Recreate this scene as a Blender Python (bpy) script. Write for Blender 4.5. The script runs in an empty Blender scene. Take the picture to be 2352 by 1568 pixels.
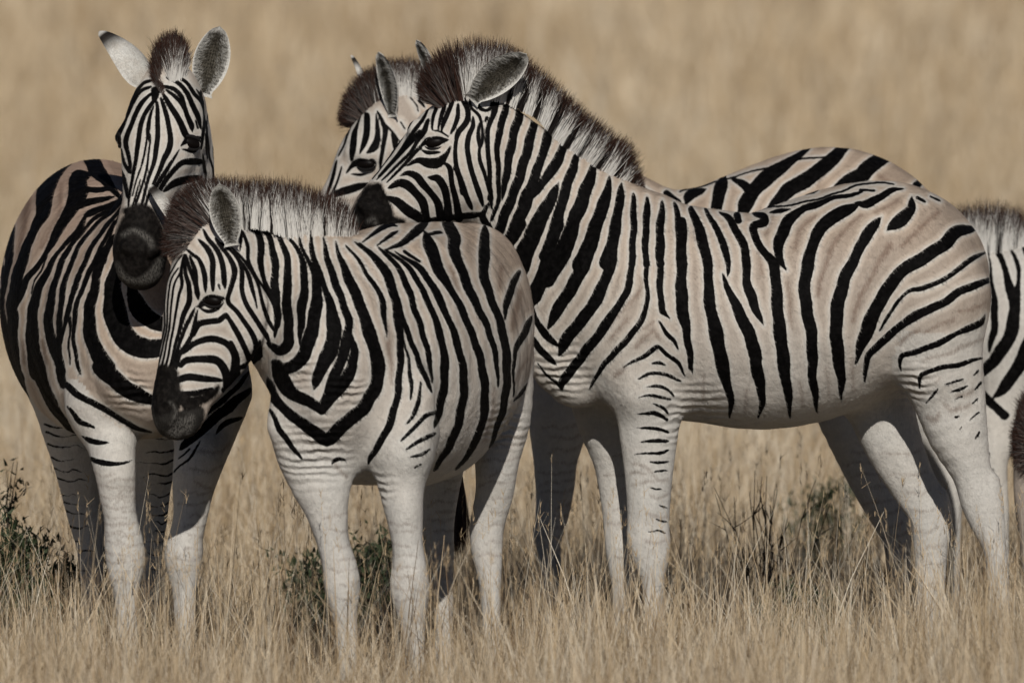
import bpy, math, random
import numpy as np
rng = np.random.default_rng(7)
random.seed(7)
scene = bpy.context.scene
# ------------------------------------------------------------------ camera
CAM_D, CAM_H = 30.0, 2.0            # metres from the herd, height above the ground
PXM = 955.0                         # reference pixels (2352 wide) per metre at the herd (Y = 0)
RW, RH = 2352.0, 1568.0
ZC = (1620.0 - RH / 2) / PXM        # height of the picture centre at Y = 0
cam = bpy.data.cameras.new("camera")
camo = bpy.data.objects.new("camera", cam)
scene.collection.objects.link(camo)
scene.camera = camo
PITCH = math.atan2(CAM_H - ZC, CAM_D)
camo.location = (0, -CAM_D, CAM_H)
camo.rotation_euler = (math.pi / 2 - PITCH, 0, 0)
cam.sensor_width = 36.0
DIST0 = math.hypot(CAM_D, CAM_H - ZC)
cam.lens = 36.0 * DIST0 * PXM / RW
cam.clip_start = 0.5
cam.clip_end = 3000
cam.dof.use_dof = True
cam.dof.focus_distance = DIST0 - 0.45
cam.dof.aperture_fstop = cam.lens / 85.0
# ------------------------------------------------------------------ light
SUN_TO = np.array([0.03, -0.84, 0.52])
SUN_TO = SUN_TO / np.linalg.norm(SUN_TO)
world = bpy.data.worlds.new("World")
scene.world = world
world.use_nodes = True
wn = world.node_tree
bg = wn.nodes["Background"]
sky = wn.nodes.new("ShaderNodeTexSky")
sky.sky_type = 'NISHITA'
sky.sun_disc = False
sky.sun_elevation = math.asin(SUN_TO[2])
sky.sun_rotation = math.atan2(SUN_TO[0], SUN_TO[1])
sky.air_density = 0.45
sky.dust_density = 0.3
sky.altitude = 1100
wn.links.new(sky.outputs[0], bg.inputs[0])
bg.inputs[1].default_value = 0.05
sun = bpy.data.lights.new("sun", 'SUN')
sun.energy = 5.0
sun.angle = math.radians(0.53)
sun.color = (1.0, 0.955, 0.885)
suno = bpy.data.objects.new("sun", sun)
scene.collection.objects.link(suno)
from mathutils import Vector
suno.rotation_euler = Vector(SUN_TO).to_track_quat('Z', 'Y').to_euler()
scene.view_settings.view_transform = 'Standard'
scene.view_settings.look = 'None'
scene.view_settings.exposure = -0.84
scene.cycles.diffuse_bounces = 1
scene.view_settings.gamma = 1.0

# ------------------------------------------------------------------ helpers
cp, sp_ = math.cos(PITCH), math.sin(PITCH)
FPX = DIST0 * PXM
def at(x, y, Y):
    """point at depth plane Y seen at reference pixel x, y"""
    a = (x - RW / 2) / FPX
    b = (RH / 2 - y) / FPX
    d = np.array([a, cp + b * sp_, -sp_ + b * cp])
    t = (Y + CAM_D) / d[1]
    return np.array([d[0] * t, Y, CAM_H + d[2] * t])
def proj(P):
    X = P[:, 0]; Yv = P[:, 1] + CAM_D; Z = P[:, 2] - CAM_H
    depth = Yv * cp - Z * sp_
    up = Yv * sp_ + Z * cp
    return RW / 2 + X / depth * FPX, RH / 2 - up / depth * FPX
def px(Y=0.0):
    return (CAM_D + Y) / CAM_D / PXM
def crom(pts, n):
    """Catmull-Rom through rows of pts, n samples a span"""
    P = np.asarray(pts, float)
    if len(P) < 3 or n <= 1:
        if n <= 1: return P
        t = np.linspace(0, 1, n + 1)[:, None]
        return P[0] * (1 - t) + P[1] * t
    Q = np.vstack([2 * P[0] - P[1], P, 2 * P[-1] - P[-2]])
    out = []
    for i in range(1, len(Q) - 2):
        p0, p1, p2, p3 = Q[i - 1], Q[i], Q[i + 1], Q[i + 2]
        for t in np.arange(n) / n:
            out.append(0.5 * ((2 * p1) + (-p0 + p2) * t + (2 * p0 - 5 * p1 + 4 * p2 - p3) * t * t + (-p0 + 3 * p1 - 3 * p2 + p3) * t ** 3))
    out.append(P[-1])
    return np.array(out)
REF = {'X': np.array([1., 0, 0]), 'Y': np.array([0, 1., 0]), 'Z': np.array([0, 0, 1.])}

class Field:
    def __init__(s, lo, hi, h):
        s.lo = np.array(lo, float); s.h = h
        s.n = np.ceil((np.array(hi) - s.lo) / h).astype(int) + 1
        s.F = np.full(s.n, 0.5, np.float32)
        s.B = np.full(s.n, 0.5, np.float32)
        s.G = np.zeros(s.n, np.int8)
    def box(s, lo, hi):
        a = np.clip(np.floor((lo - s.lo) / s.h).astype(int), 0, s.n)
        b = np.clip(np.ceil((hi - s.lo) / s.h).astype(int) + 1, 0, s.n)
        return a, b
    def grid(s, a, b):
        ax = [(s.lo[i] + s.h * np.arange(a[i], b[i])).astype(np.float32) for i in range(3)]
        return ax[0][:, None, None], ax[1][None, :, None], ax[2][None, None, :]
    def tube(s, st, ref='Y', k=0.04, gid=0, n=3, sub=False):
        """st rows: x, y, z, r1, r2 (metres)"""
        S = crom(st, n) if len(st) > 1 else np.asarray(st, float)
        if len(S) == 1: S = np.vstack([S, S + np.array([0, 0, 1e-3, 0, 0])])
        S[:, 3:] = np.maximum(S[:, 3:], 0.004)
        R = REF[ref] if isinstance(ref, str) else np.array(ref, float)
        mg = k + 3 * s.h + 0.01
        rm = S[:, 3:].max(1)
        lo = (S[:, :3] - rm[:, None]).min(0) - mg; hi = (S[:, :3] + rm[:, None]).max(0) + mg
        a, b = s.box(lo, hi)
        if np.any(b - a < 2): return
        T = np.full(b - a, 0.5, np.float32)
        for i in range(len(S) - 1):
            A, Bp = S[i, :3], S[i + 1, :3]
            d = Bp - A; L = np.linalg.norm(d)
            if L < 1e-6: continue
            t_ = d / L
            e2 = R - R.dot(t_) * t_
            if np.linalg.norm(e2) < 0.1:
                e2 = REF['Z'] - t_[2] * t_
            e2 /= np.linalg.norm(e2); e1 = np.cross(t_, e2)
            m = max(rm[i], rm[i + 1])
            c, e = s.box(np.minimum(A, Bp) - m - mg, np.maximum(A, Bp) + m + mg)
            c = np.maximum(c, a); e = np.minimum(e, b)
            if np.any(e - c < 1): continue
            X, Y, Z = s.grid(c, e)
            X = X - A[0]; Y = Y - A[1]; Z = Z - A[2]
            w = X * t_[0] + Y * t_[1] + Z * t_[2]
            tt = np.clip(w / L, 0, 1)
            w = w - tt * L
            u = X * e1[0] + Y * e1[1] + Z * e1[2]
            v = X * e2[0] + Y * e2[1] + Z * e2[2]
            r1 = S[i, 3] + (S[i + 1, 3] - S[i, 3]) * tt
            r2 = S[i, 4] + (S[i + 1, 4] - S[i, 4]) * tt
            rw = 0.5 * (r1 + r2)
            qa, qb, qc = u / r1, v / r2, w / rw
            k0 = np.sqrt(qa * qa + qb * qb + qc * qc)
            k1 = np.sqrt((qa / r1) ** 2 + (qb / r2) ** 2 + (qc / rw) ** 2) + 1e-6
            dd = (k0 * (k0 - 1) / k1).astype(np.float32)
            sl = tuple(slice(c[j] - a[j], e[j] - a[j]) for j in range(3))
            T[sl] = np.minimum(T[sl], dd)
        sl = tuple(slice(a[j], b[j]) for j in range(3))
        F = s.F[sl]
        if sub:
            D = -T
            hh = np.maximum(k - np.abs(F - D), 0) / k
            s.F[sl] = np.maximum(F, D) + hh * hh * k * 0.25
        else:
            hh = np.maximum(k - np.abs(F - T), 0) / k
            s.F[sl] = np.minimum(F, T) - hh * hh * k * 0.25
            m = T < s.B[sl]
            s.G[sl][m] = gid
            s.B[sl] = np.minimum(s.B[sl], T)
    def mesh(s):
        """surface nets"""
        F = s.F
        F[0] = F[-1] = 0.5; F[:, 0] = F[:, -1] = 0.5; F[:, :, 0] = F[:, :, -1] = 0.5
        I = F < 0
        c = np.zeros(np.array(F.shape) - 1, np.int8)
        for dx in (0, 1):
            for dy in (0, 1):
                for dz in (0, 1):
                    c += I[dx:F.shape[0] - 1 + dx, dy:F.shape[1] - 1 + dy, dz:F.shape[2] - 1 + dz]
        cells = np.argwhere((c > 0) & (c < 8))
        idx = np.full(c.shape, -1, np.int32)
        idx[tuple(cells.T)] = np.arange(len(cells))
        acc = np.zeros((len(cells), 3)); cnt = np.zeros(len(cells))
        cor = [(i, j, k) for i in (0, 1) for j in (0, 1) for k in (0, 1)]
        val = {o: F[tuple((cells + o).T)] for o in cor}
        for o in cor:
            for ax in range(3):
                if o[ax]: continue
                q = list(o); q[ax] = 1; q = tuple(q)
                fa, fb = val[o], val[q]
                m = (fa < 0) != (fb < 0)
                t = np.where(m, fa / (fa - fb + 1e-12), 0)
                p = np.tile(np.array(o, float), (len(cells), 1)); p[:, ax] += t
                acc[m] += p[m]; cnt[m] += 1
        V = s.lo + s.h * (cells + acc / cnt[:, None])
        faces = []
        for ax in range(3):
            o1, o2 = [(1, 2), (2, 0), (0, 1)][ax]
            n0 = [slice(None)] * 3; n1 = [slice(None)] * 3
            n0[ax] = slice(0, -1); n1[ax] = slice(1, None)
            A_, B_ = I[tuple(n0)], I[tuple(n1)]
            E = np.argwhere(A_ != B_)
            E = E[(E[:, o1] > 0) & (E[:, o2] > 0)]
            inside_first = A_[tuple(E.T)]
            def cell(da, db):
                q = E.copy(); q[:, o1] -= da; q[:, o2] -= db
                return idx[tuple(q.T)]
            q = np.stack([cell(1, 1), cell(0, 1), cell(0, 0), cell(1, 0)], 1)
            q[~inside_first] = q[~inside_first][:, ::-1]
            faces.append(q)
        Q = np.vstack(faces)
        return V, Q
    def sample_gid(s, P):
        q = np.clip(np.rint((P - s.lo) / s.h).astype(int), 0, s.n - 1)
        return s.G[tuple(q.T)]

def relax(V, Q, it=2, lam=0.5):
    e = np.vstack([Q[:, [0, 1]], Q[:, [1, 2]], Q[:, [2, 3]], Q[:, [3, 0]]])
    e = np.vstack([e, e[:, ::-1]])
    n = np.bincount(e[:, 0], minlength=len(V)).astype(float)
    for _ in range(it):
        for f in (lam, -lam * 1.03):
            S = np.stack([np.bincount(e[:, 0], V[e[:, 1], j], minlength=len(V)) for j in range(3)], 1) / n[:, None]
            V = V + f * (S - V)
    return V
def new_mesh(name, V, Q, mat, smooth=True, attrs=None):
    me = bpy.data.meshes.new(name)
    k = Q.shape[1]
    me.vertices.add(len(V)); me.vertices.foreach_set("co", np.ascontiguousarray(V, np.float32).ravel())
    me.loops.add(Q.size); me.loops.foreach_set("vertex_index", np.ascontiguousarray(Q, np.int32).ravel())
    me.polygons.add(len(Q)); me.polygons.foreach_set("loop_start", np.arange(0, Q.size, k, dtype=np.int32))
    me.update(calc_edges=True); me.validate()
    if smooth: me.polygons.foreach_set("use_smooth", np.ones(len(me.polygons), bool))
    set_attrs(me, attrs)
    if mat: me.materials.append(mat)
    return me
def set_attrs(me, attrs):
    for nme, arr in (attrs or {}).items():
        a = me.attributes.new(nme, 'FLOAT', 'POINT')
        a.data.foreach_set("value", np.ascontiguousarray(arr, np.float32))
def link(name, me, parent=None):
    o = bpy.data.objects.new(name, me)
    scene.collection.objects.link(o)
    if parent is not None:
        o.parent = parent
        o.matrix_parent_inverse = parent.matrix_world.inverted()
    return o
def tag(o, label=None, cat=None, group=None, kind=None):
    for k, v in (('label', label), ('category', cat), ('group', group), ('kind', kind)):
        if v: o[k] = v
    return o
# ------------------------------------------------------------------ materials
class NT:
    def __init__(s, name):
        s.m = bpy.data.materials.new(name); s.m.use_nodes = True
        s.t = s.m.node_tree; s.b = s.t.nodes["Principled BSDF"]
    def n(s, ty, ins=None, **kw):
        x = s.t.nodes.new(ty)
        for k, v in kw.items(): setattr(x, k, v)
        for k, v in (ins or {}).items(): s.put(x.inputs[k], v)
        return x
    def put(s, sock, v):
        if isinstance(v, bpy.types.NodeSocket): s.t.links.new(v, sock)
        elif hasattr(v, 'outputs'): s.t.links.new(v.outputs[0], sock)
        else: sock.default_value = v
    def math(s, op, a, b=0.0, c=0.0, clamp=False):
        x = s.n('ShaderNodeMath', operation=op, use_clamp=clamp)
        s.put(x.inputs[0], a); s.put(x.inputs[1], b); s.put(x.inputs[2], c)
        return x.outputs[0]
    def attr(s, name):
        return s.n('ShaderNodeAttribute', attribute_name=name).outputs['Fac']
    def step(s, v, lo, hi):
        x = s.n('ShaderNodeMapRange', interpolation_type='SMOOTHSTEP')
        s.put(x.inputs[0], v); s.put(x.inputs[1], lo); s.put(x.inputs[2], hi)
        return x.outputs[0]
    def mix(s, f, a, b):
        x = s.n('ShaderNodeMix', data_type='RGBA')
        s.put(x.inputs[0], f); s.put(x.inputs[6], a); s.put(x.inputs[7], b)
        return x.outputs[2]
    def noise(s, scale, detail=3, rough=0.5, vec=None, dim='3D'):
        x = s.n('ShaderNodeTexNoise', noise_dimensions=dim)
        x.inputs['Scale'].default_value = scale; x.inputs['Detail'].default_value = detail
        x.inputs['Roughness'].default_value = rough
        if vec is not None: s.put(x.inputs['Vector'], vec)
        return x.outputs[0]
def rgb(r, g, b): return (r, g, b, 1.0)
WHITE = rgb(0.66, 0.635, 0.59)
TAN = rgb(0.575, 0.46, 0.36)
DEEP = rgb(0.43, 0.305, 0.235)
BLACK = rgb(0.003, 0.0027, 0.0027)
BROWN = rgb(0.17, 0.105, 0.075)
def coat_material():
    N = NT("zebra_coat")
    pos = N.n('ShaderNodeTexCoord').outputs['Object']
    st = N.n('ShaderNodeMapping'); N.put(st.inputs[0], pos); st.inputs['Scale'].default_value = (1, 1, 0.35)
    fine = N.noise(330, 2, 0.6, st.outputs[0])
    med = N.noise(75, 3, 0.55, pos)
    big = N.noise(9, 3, 0.5, pos)
    wob = N.math('ADD', N.math('MULTIPLY', N.math('SUBTRACT', fine, 0.5), 9.0), N.math('MULTIPLY', N.math('SUBTRACT', med, 0.5), 4.0))
    fw = N.attr('fw')                                   # how coarse the hair edge is (0 on the face, 1 on the flanks)
    d = N.math('ADD', N.attr('sK'), N.math('MULTIPLY', wob, fw))
    kf = N.step(d, 1.0, -1.0)
    ctr = N.math('MULTIPLY_ADD', N.step(N.attr('sK'), 1.0, 9.0), 0.75, 0.25)
    base = N.mix(N.math('ADD', N.math('MULTIPLY', N.attr('tint'), ctr), N.math('MULTIPLY', N.math('SUBTRACT', big, 0.5), 0.35), clamp=True), WHITE, TAN)
    base = N.mix(N.step(N.math('ADD', N.attr('tint'), N.math('MULTIPLY', N.math('SUBTRACT', big, 0.5), 0.6)), 0.9, 1.9), base, DEEP)
    # hair grain
    grain = N.math('MULTIPLY_ADD', N.math('ADD', fine, med), 0.34, 0.66)
    gm = N.n('ShaderNodeMix', data_type='RGBA', blend_type='MULTIPLY'); gm.inputs[0].default_value = 1.0
    N.put(gm.inputs[6], base); 
    gc = N.n('ShaderNodeCombineColor'); [N.put(gc.inputs[i], grain) for i in range(3)]
    N.put(gm.inputs[7], gc.outputs[0])
    base = gm.outputs[2]
    ds = N.math('ADD', N.attr('sS'), N.math('MULTIPLY', wob, 1.3))
    base = N.mix(N.math('MULTIPLY', N.step(ds, 7.0, -7.0), 0.62), base, BROWN)
    rid = N.math('MULTIPLY', N.step(N.math('ADD', N.attr('sK'), N.math('MULTIPLY', wob, 1.2)), 8.5, 16.0), N.step(N.attr('tint'), 0.25, 0.6))
    base = N.mix(N.math('MULTIPLY', rid, 0.32), base, BROWN)
    blk = N.mix(N.step(med, 0.35, 0.75), BLACK, rgb(0.008, 0.0072, 0.0072))
    col = N.mix(kf, base, blk)
    dg = N.math('ADD', N.attr('sG'), N.math('MULTIPLY', wob, 0.9))
    dm = N.math('ADD', N.attr('sM'), N.math('MULTIPLY', wob, 0.9))
    dn = N.math('ADD', N.attr('sN'), N.math('MULTIPLY', wob, 0.9))
    muz = N.mix(N.step(med, 0.4, 0.7), rgb(0.007, 0.006, 0.0055), rgb(0.018, 0.0155, 0.014))
    dkg = N.mix(N.step(fine, 0.35, 0.7), rgb(0.022, 0.02, 0.018), rgb(0.036, 0.033, 0.030))
    col = N.mix(N.step(dg, 4.0, -4.0), col, dkg)
    col = N.mix(N.step(dm, 5.0, -5.0), col, muz)
    gry = N.mix(N.step(fine, 0.35, 0.7), rgb(0.03, 0.028, 0.026), rgb(0.17, 0.16, 0.145))  # grey nostril rings and chins; the left zebra's lit chin is a painted highlight
    col = N.mix(N.math('MULTIPLY', N.step(dn, 7.0, -6.0), 0.85), col, gry)
    N.put(N.b.inputs['Base Color'], col)
    N.b.inputs['Roughness'].default_value = 0.62
    N.b.inputs['Specular IOR Level'].default_value = 0.04
    N.b.inputs['Sheen Weight'].default_value = 0.0
    N.b.inputs['Sheen Roughness'].default_value = 0.5
    hgt = N.math('ADD', N.math('MULTIPLY', fine, 0.5), N.math('MULTIPLY', med, 1.0))
    bp = N.n('ShaderNodeBump'); bp.inputs['Strength'].default_value = 0.45; bp.inputs['Distance'].default_value = 0.004
    N.put(bp.inputs['Height'], hgt); 
    wr = N.n('ShaderNodeTexWave'); wr.inputs['Scale'].default_value = 17; wr.inputs['Distortion'].default_value = 5; wr.inputs['Detail'].default_value = 3
    wr.bands_direction = 'Z'; N.put(wr.inputs['Vector'], pos)
    b2 = N.n('ShaderNodeBump'); b2.inputs['Distance'].default_value = 0.008
    N.put(b2.inputs['Strength'], N.math('MULTIPLY', N.attr('wrk'), 0.95)); N.put(b2.inputs['Height'], wr.outputs['Fac'])
    b3 = N.n('ShaderNodeBump'); b3.inputs['Strength'].default_value = 0.8; b3.inputs['Distance'].default_value = 0.03
    mm = N.n('ShaderNodeMapping'); N.put(mm.inputs[0], pos); mm.inputs['Scale'].default_value = (1, 1, .7)
    N.put(b3.inputs['Height'], N.noise(7, 3, 0.45, mm.outputs[0])); N.put(b3.inputs['Normal'], bp.outputs[0])
    N.put(b2.inputs['Normal'], b3.outputs[0])
    N.put(N.b.inputs['Normal'], b2.outputs[0])
    return N.m
def mane_material():
    N = NT("mane_hair")
    t = N.attr('t'); r = N.attr('rnd')
    d = N.math('ADD', N.attr('sK'), N.math('MULTIPLY', N.math('SUBTRACT', r, 0.5), 5.0))
    kf = N.step(d, 1.5, -1.5)
    tip = N.step(N.math('ADD', t, N.math('MULTIPLY', N.math('SUBTRACT', r, 0.5), 0.30)), 0.66, 0.86)
    tip = N.math('MAXIMUM', tip, N.attr('dk'))
    w = N.mix(r, rgb(0.93, 0.91, 0.87), rgb(0.84, 0.81, 0.76))
    tc = N.mix(r, rgb(0.010, 0.006, 0.005), rgb(0.080, 0.038, 0.027))
    col = N.mix(kf, w, rgb(0.016, 0.012, 0.011))
    col = N.mix(tip, col, tc)
    N.put(N.b.inputs['Base Color'], col)
    N.b.inputs['Roughness'].default_value = 0.6
    N.b.inputs['Specular IOR Level'].default_value = 0.12
    tr = N.n('ShaderNodeBsdfTranslucent'); N.put(tr.inputs[0], col)
    mx = N.n('ShaderNodeMixShader'); mx.inputs[0].default_value = 0.25
    N.t.links.new(N.b.outputs[0], mx.inputs[1]); N.t.links.new(tr.outputs[0], mx.inputs[2])
    N.t.links.new(mx.outputs[0], N.t.nodes['Material Output'].inputs[0])
    return N.m
def ear_material():
    N = NT("ear_skin")
    pos = N.n('ShaderNodeTexCoord').outputs['Object']
    f = N.noise(300, 3, 0.6, pos); m = N.noise(45, 3, 0.6, pos)
    e = N.attr('edge')           # 0 centre, 1 rim
    inner = N.attr('inner')
    ins = N.mix(N.step(N.math('ADD', e, N.math('MULTIPLY', N.math('SUBTRACT', m, 0.5), 1.2)), 0.30, 0.72), rgb(0.13, 0.115, 0.09), rgb(0.80, 0.78, 0.73))
    outs = N.mix(N.step(m, 0.35, 0.7), rgb(0.78, 0.76, 0.71), rgb(0.64, 0.60, 0.54))
    outs = N.mix(N.attr('tipd'), outs, rgb(0.02, 0.015, 0.013))
    col = N.mix(inner, outs, ins)
    col = N.mix(N.step(f, 0.62, 0.4), col, N.mix(0.25, col, rgb(0.05, 0.05, 0.045)))
    N.put(N.b.inputs['Base Color'], col)
    N.b.inputs['Roughness'].default_value = 0.8
    N.b.inputs['Specular IOR Level'].default_value = 0.15
    bp = N.n('ShaderNodeBump'); bp.inputs['Strength'].default_value = 0.5; bp.inputs['Distance'].default_value = 0.003
    N.put(bp.inputs['Height'], f); N.put(N.b.inputs['Normal'], bp.outputs[0])
    return N.m
def eye_material():
    N = NT("eye_ball")
    N.b.inputs['Base Color'].default_value = rgb(0.006, 0.0045, 0.004)
    N.b.inputs['Roughness'].default_value = 0.4
    N.b.inputs['Specular IOR Level'].default_value = 0.08
    return N.m
def plain(name, col, rough=0.7, nscale=60, var=0.35):
    N = NT(name)
    n = N.noise(nscale, 3, 0.6, N.n('ShaderNodeTexCoord').outputs['Object'])
    N.put(N.b.inputs['Base Color'], N.mix(n, rgb(*[c * (1 - var) for c in col]), rgb(*[c * (1 + var) for c in col])))
    N.b.inputs['Roughness'].default_value = rough
    N.b.inputs['Specular IOR Level'].default_value = 0.25
    return N.m
def blade_material(name, stops, dark_root=False, transl=0.25):
    N = NT(name)
    r = N.attr('rnd')
    cr = N.n('ShaderNodeValToRGB'); N.put(cr.inputs[0], r)
    el = cr.color_ramp.elements
    el[0].position = 0; el[0].color = rgb(*stops[0]); el[1].position = 1; el[1].color = rgb(*stops[-1])
    for i, c in enumerate(stops[1:-1]):
        q = el.new((i + 1) / (len(stops) - 1)); q.color = rgb(*c)
    N.put(N.b.inputs['Base Color'], cr.outputs[0])
    N.b.inputs['Roughness'].default_value = 0.6
    N.b.inputs['Specular IOR Level'].default_value = 0.3
    tr = N.n('ShaderNodeBsdfTranslucent'); N.put(tr.inputs[0], cr.outputs[0])
    mx = N.n('ShaderNodeMixShader'); mx.inputs[0].default_value = transl
    N.t.links.new(N.b.outputs[0], mx.inputs[1]); N.t.links.new(tr.outputs[0], mx.inputs[2])
    N.t.links.new(mx.outputs[0], N.t.nodes['Material Output'].inputs[0])
    return N.m
COAT = coat_material(); MANE = mane_material(); EAR = ear_material(); EYE = eye_material()
HOOF = plain("hoof_horn", (0.05, 0.045, 0.04), 0.6)
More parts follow.
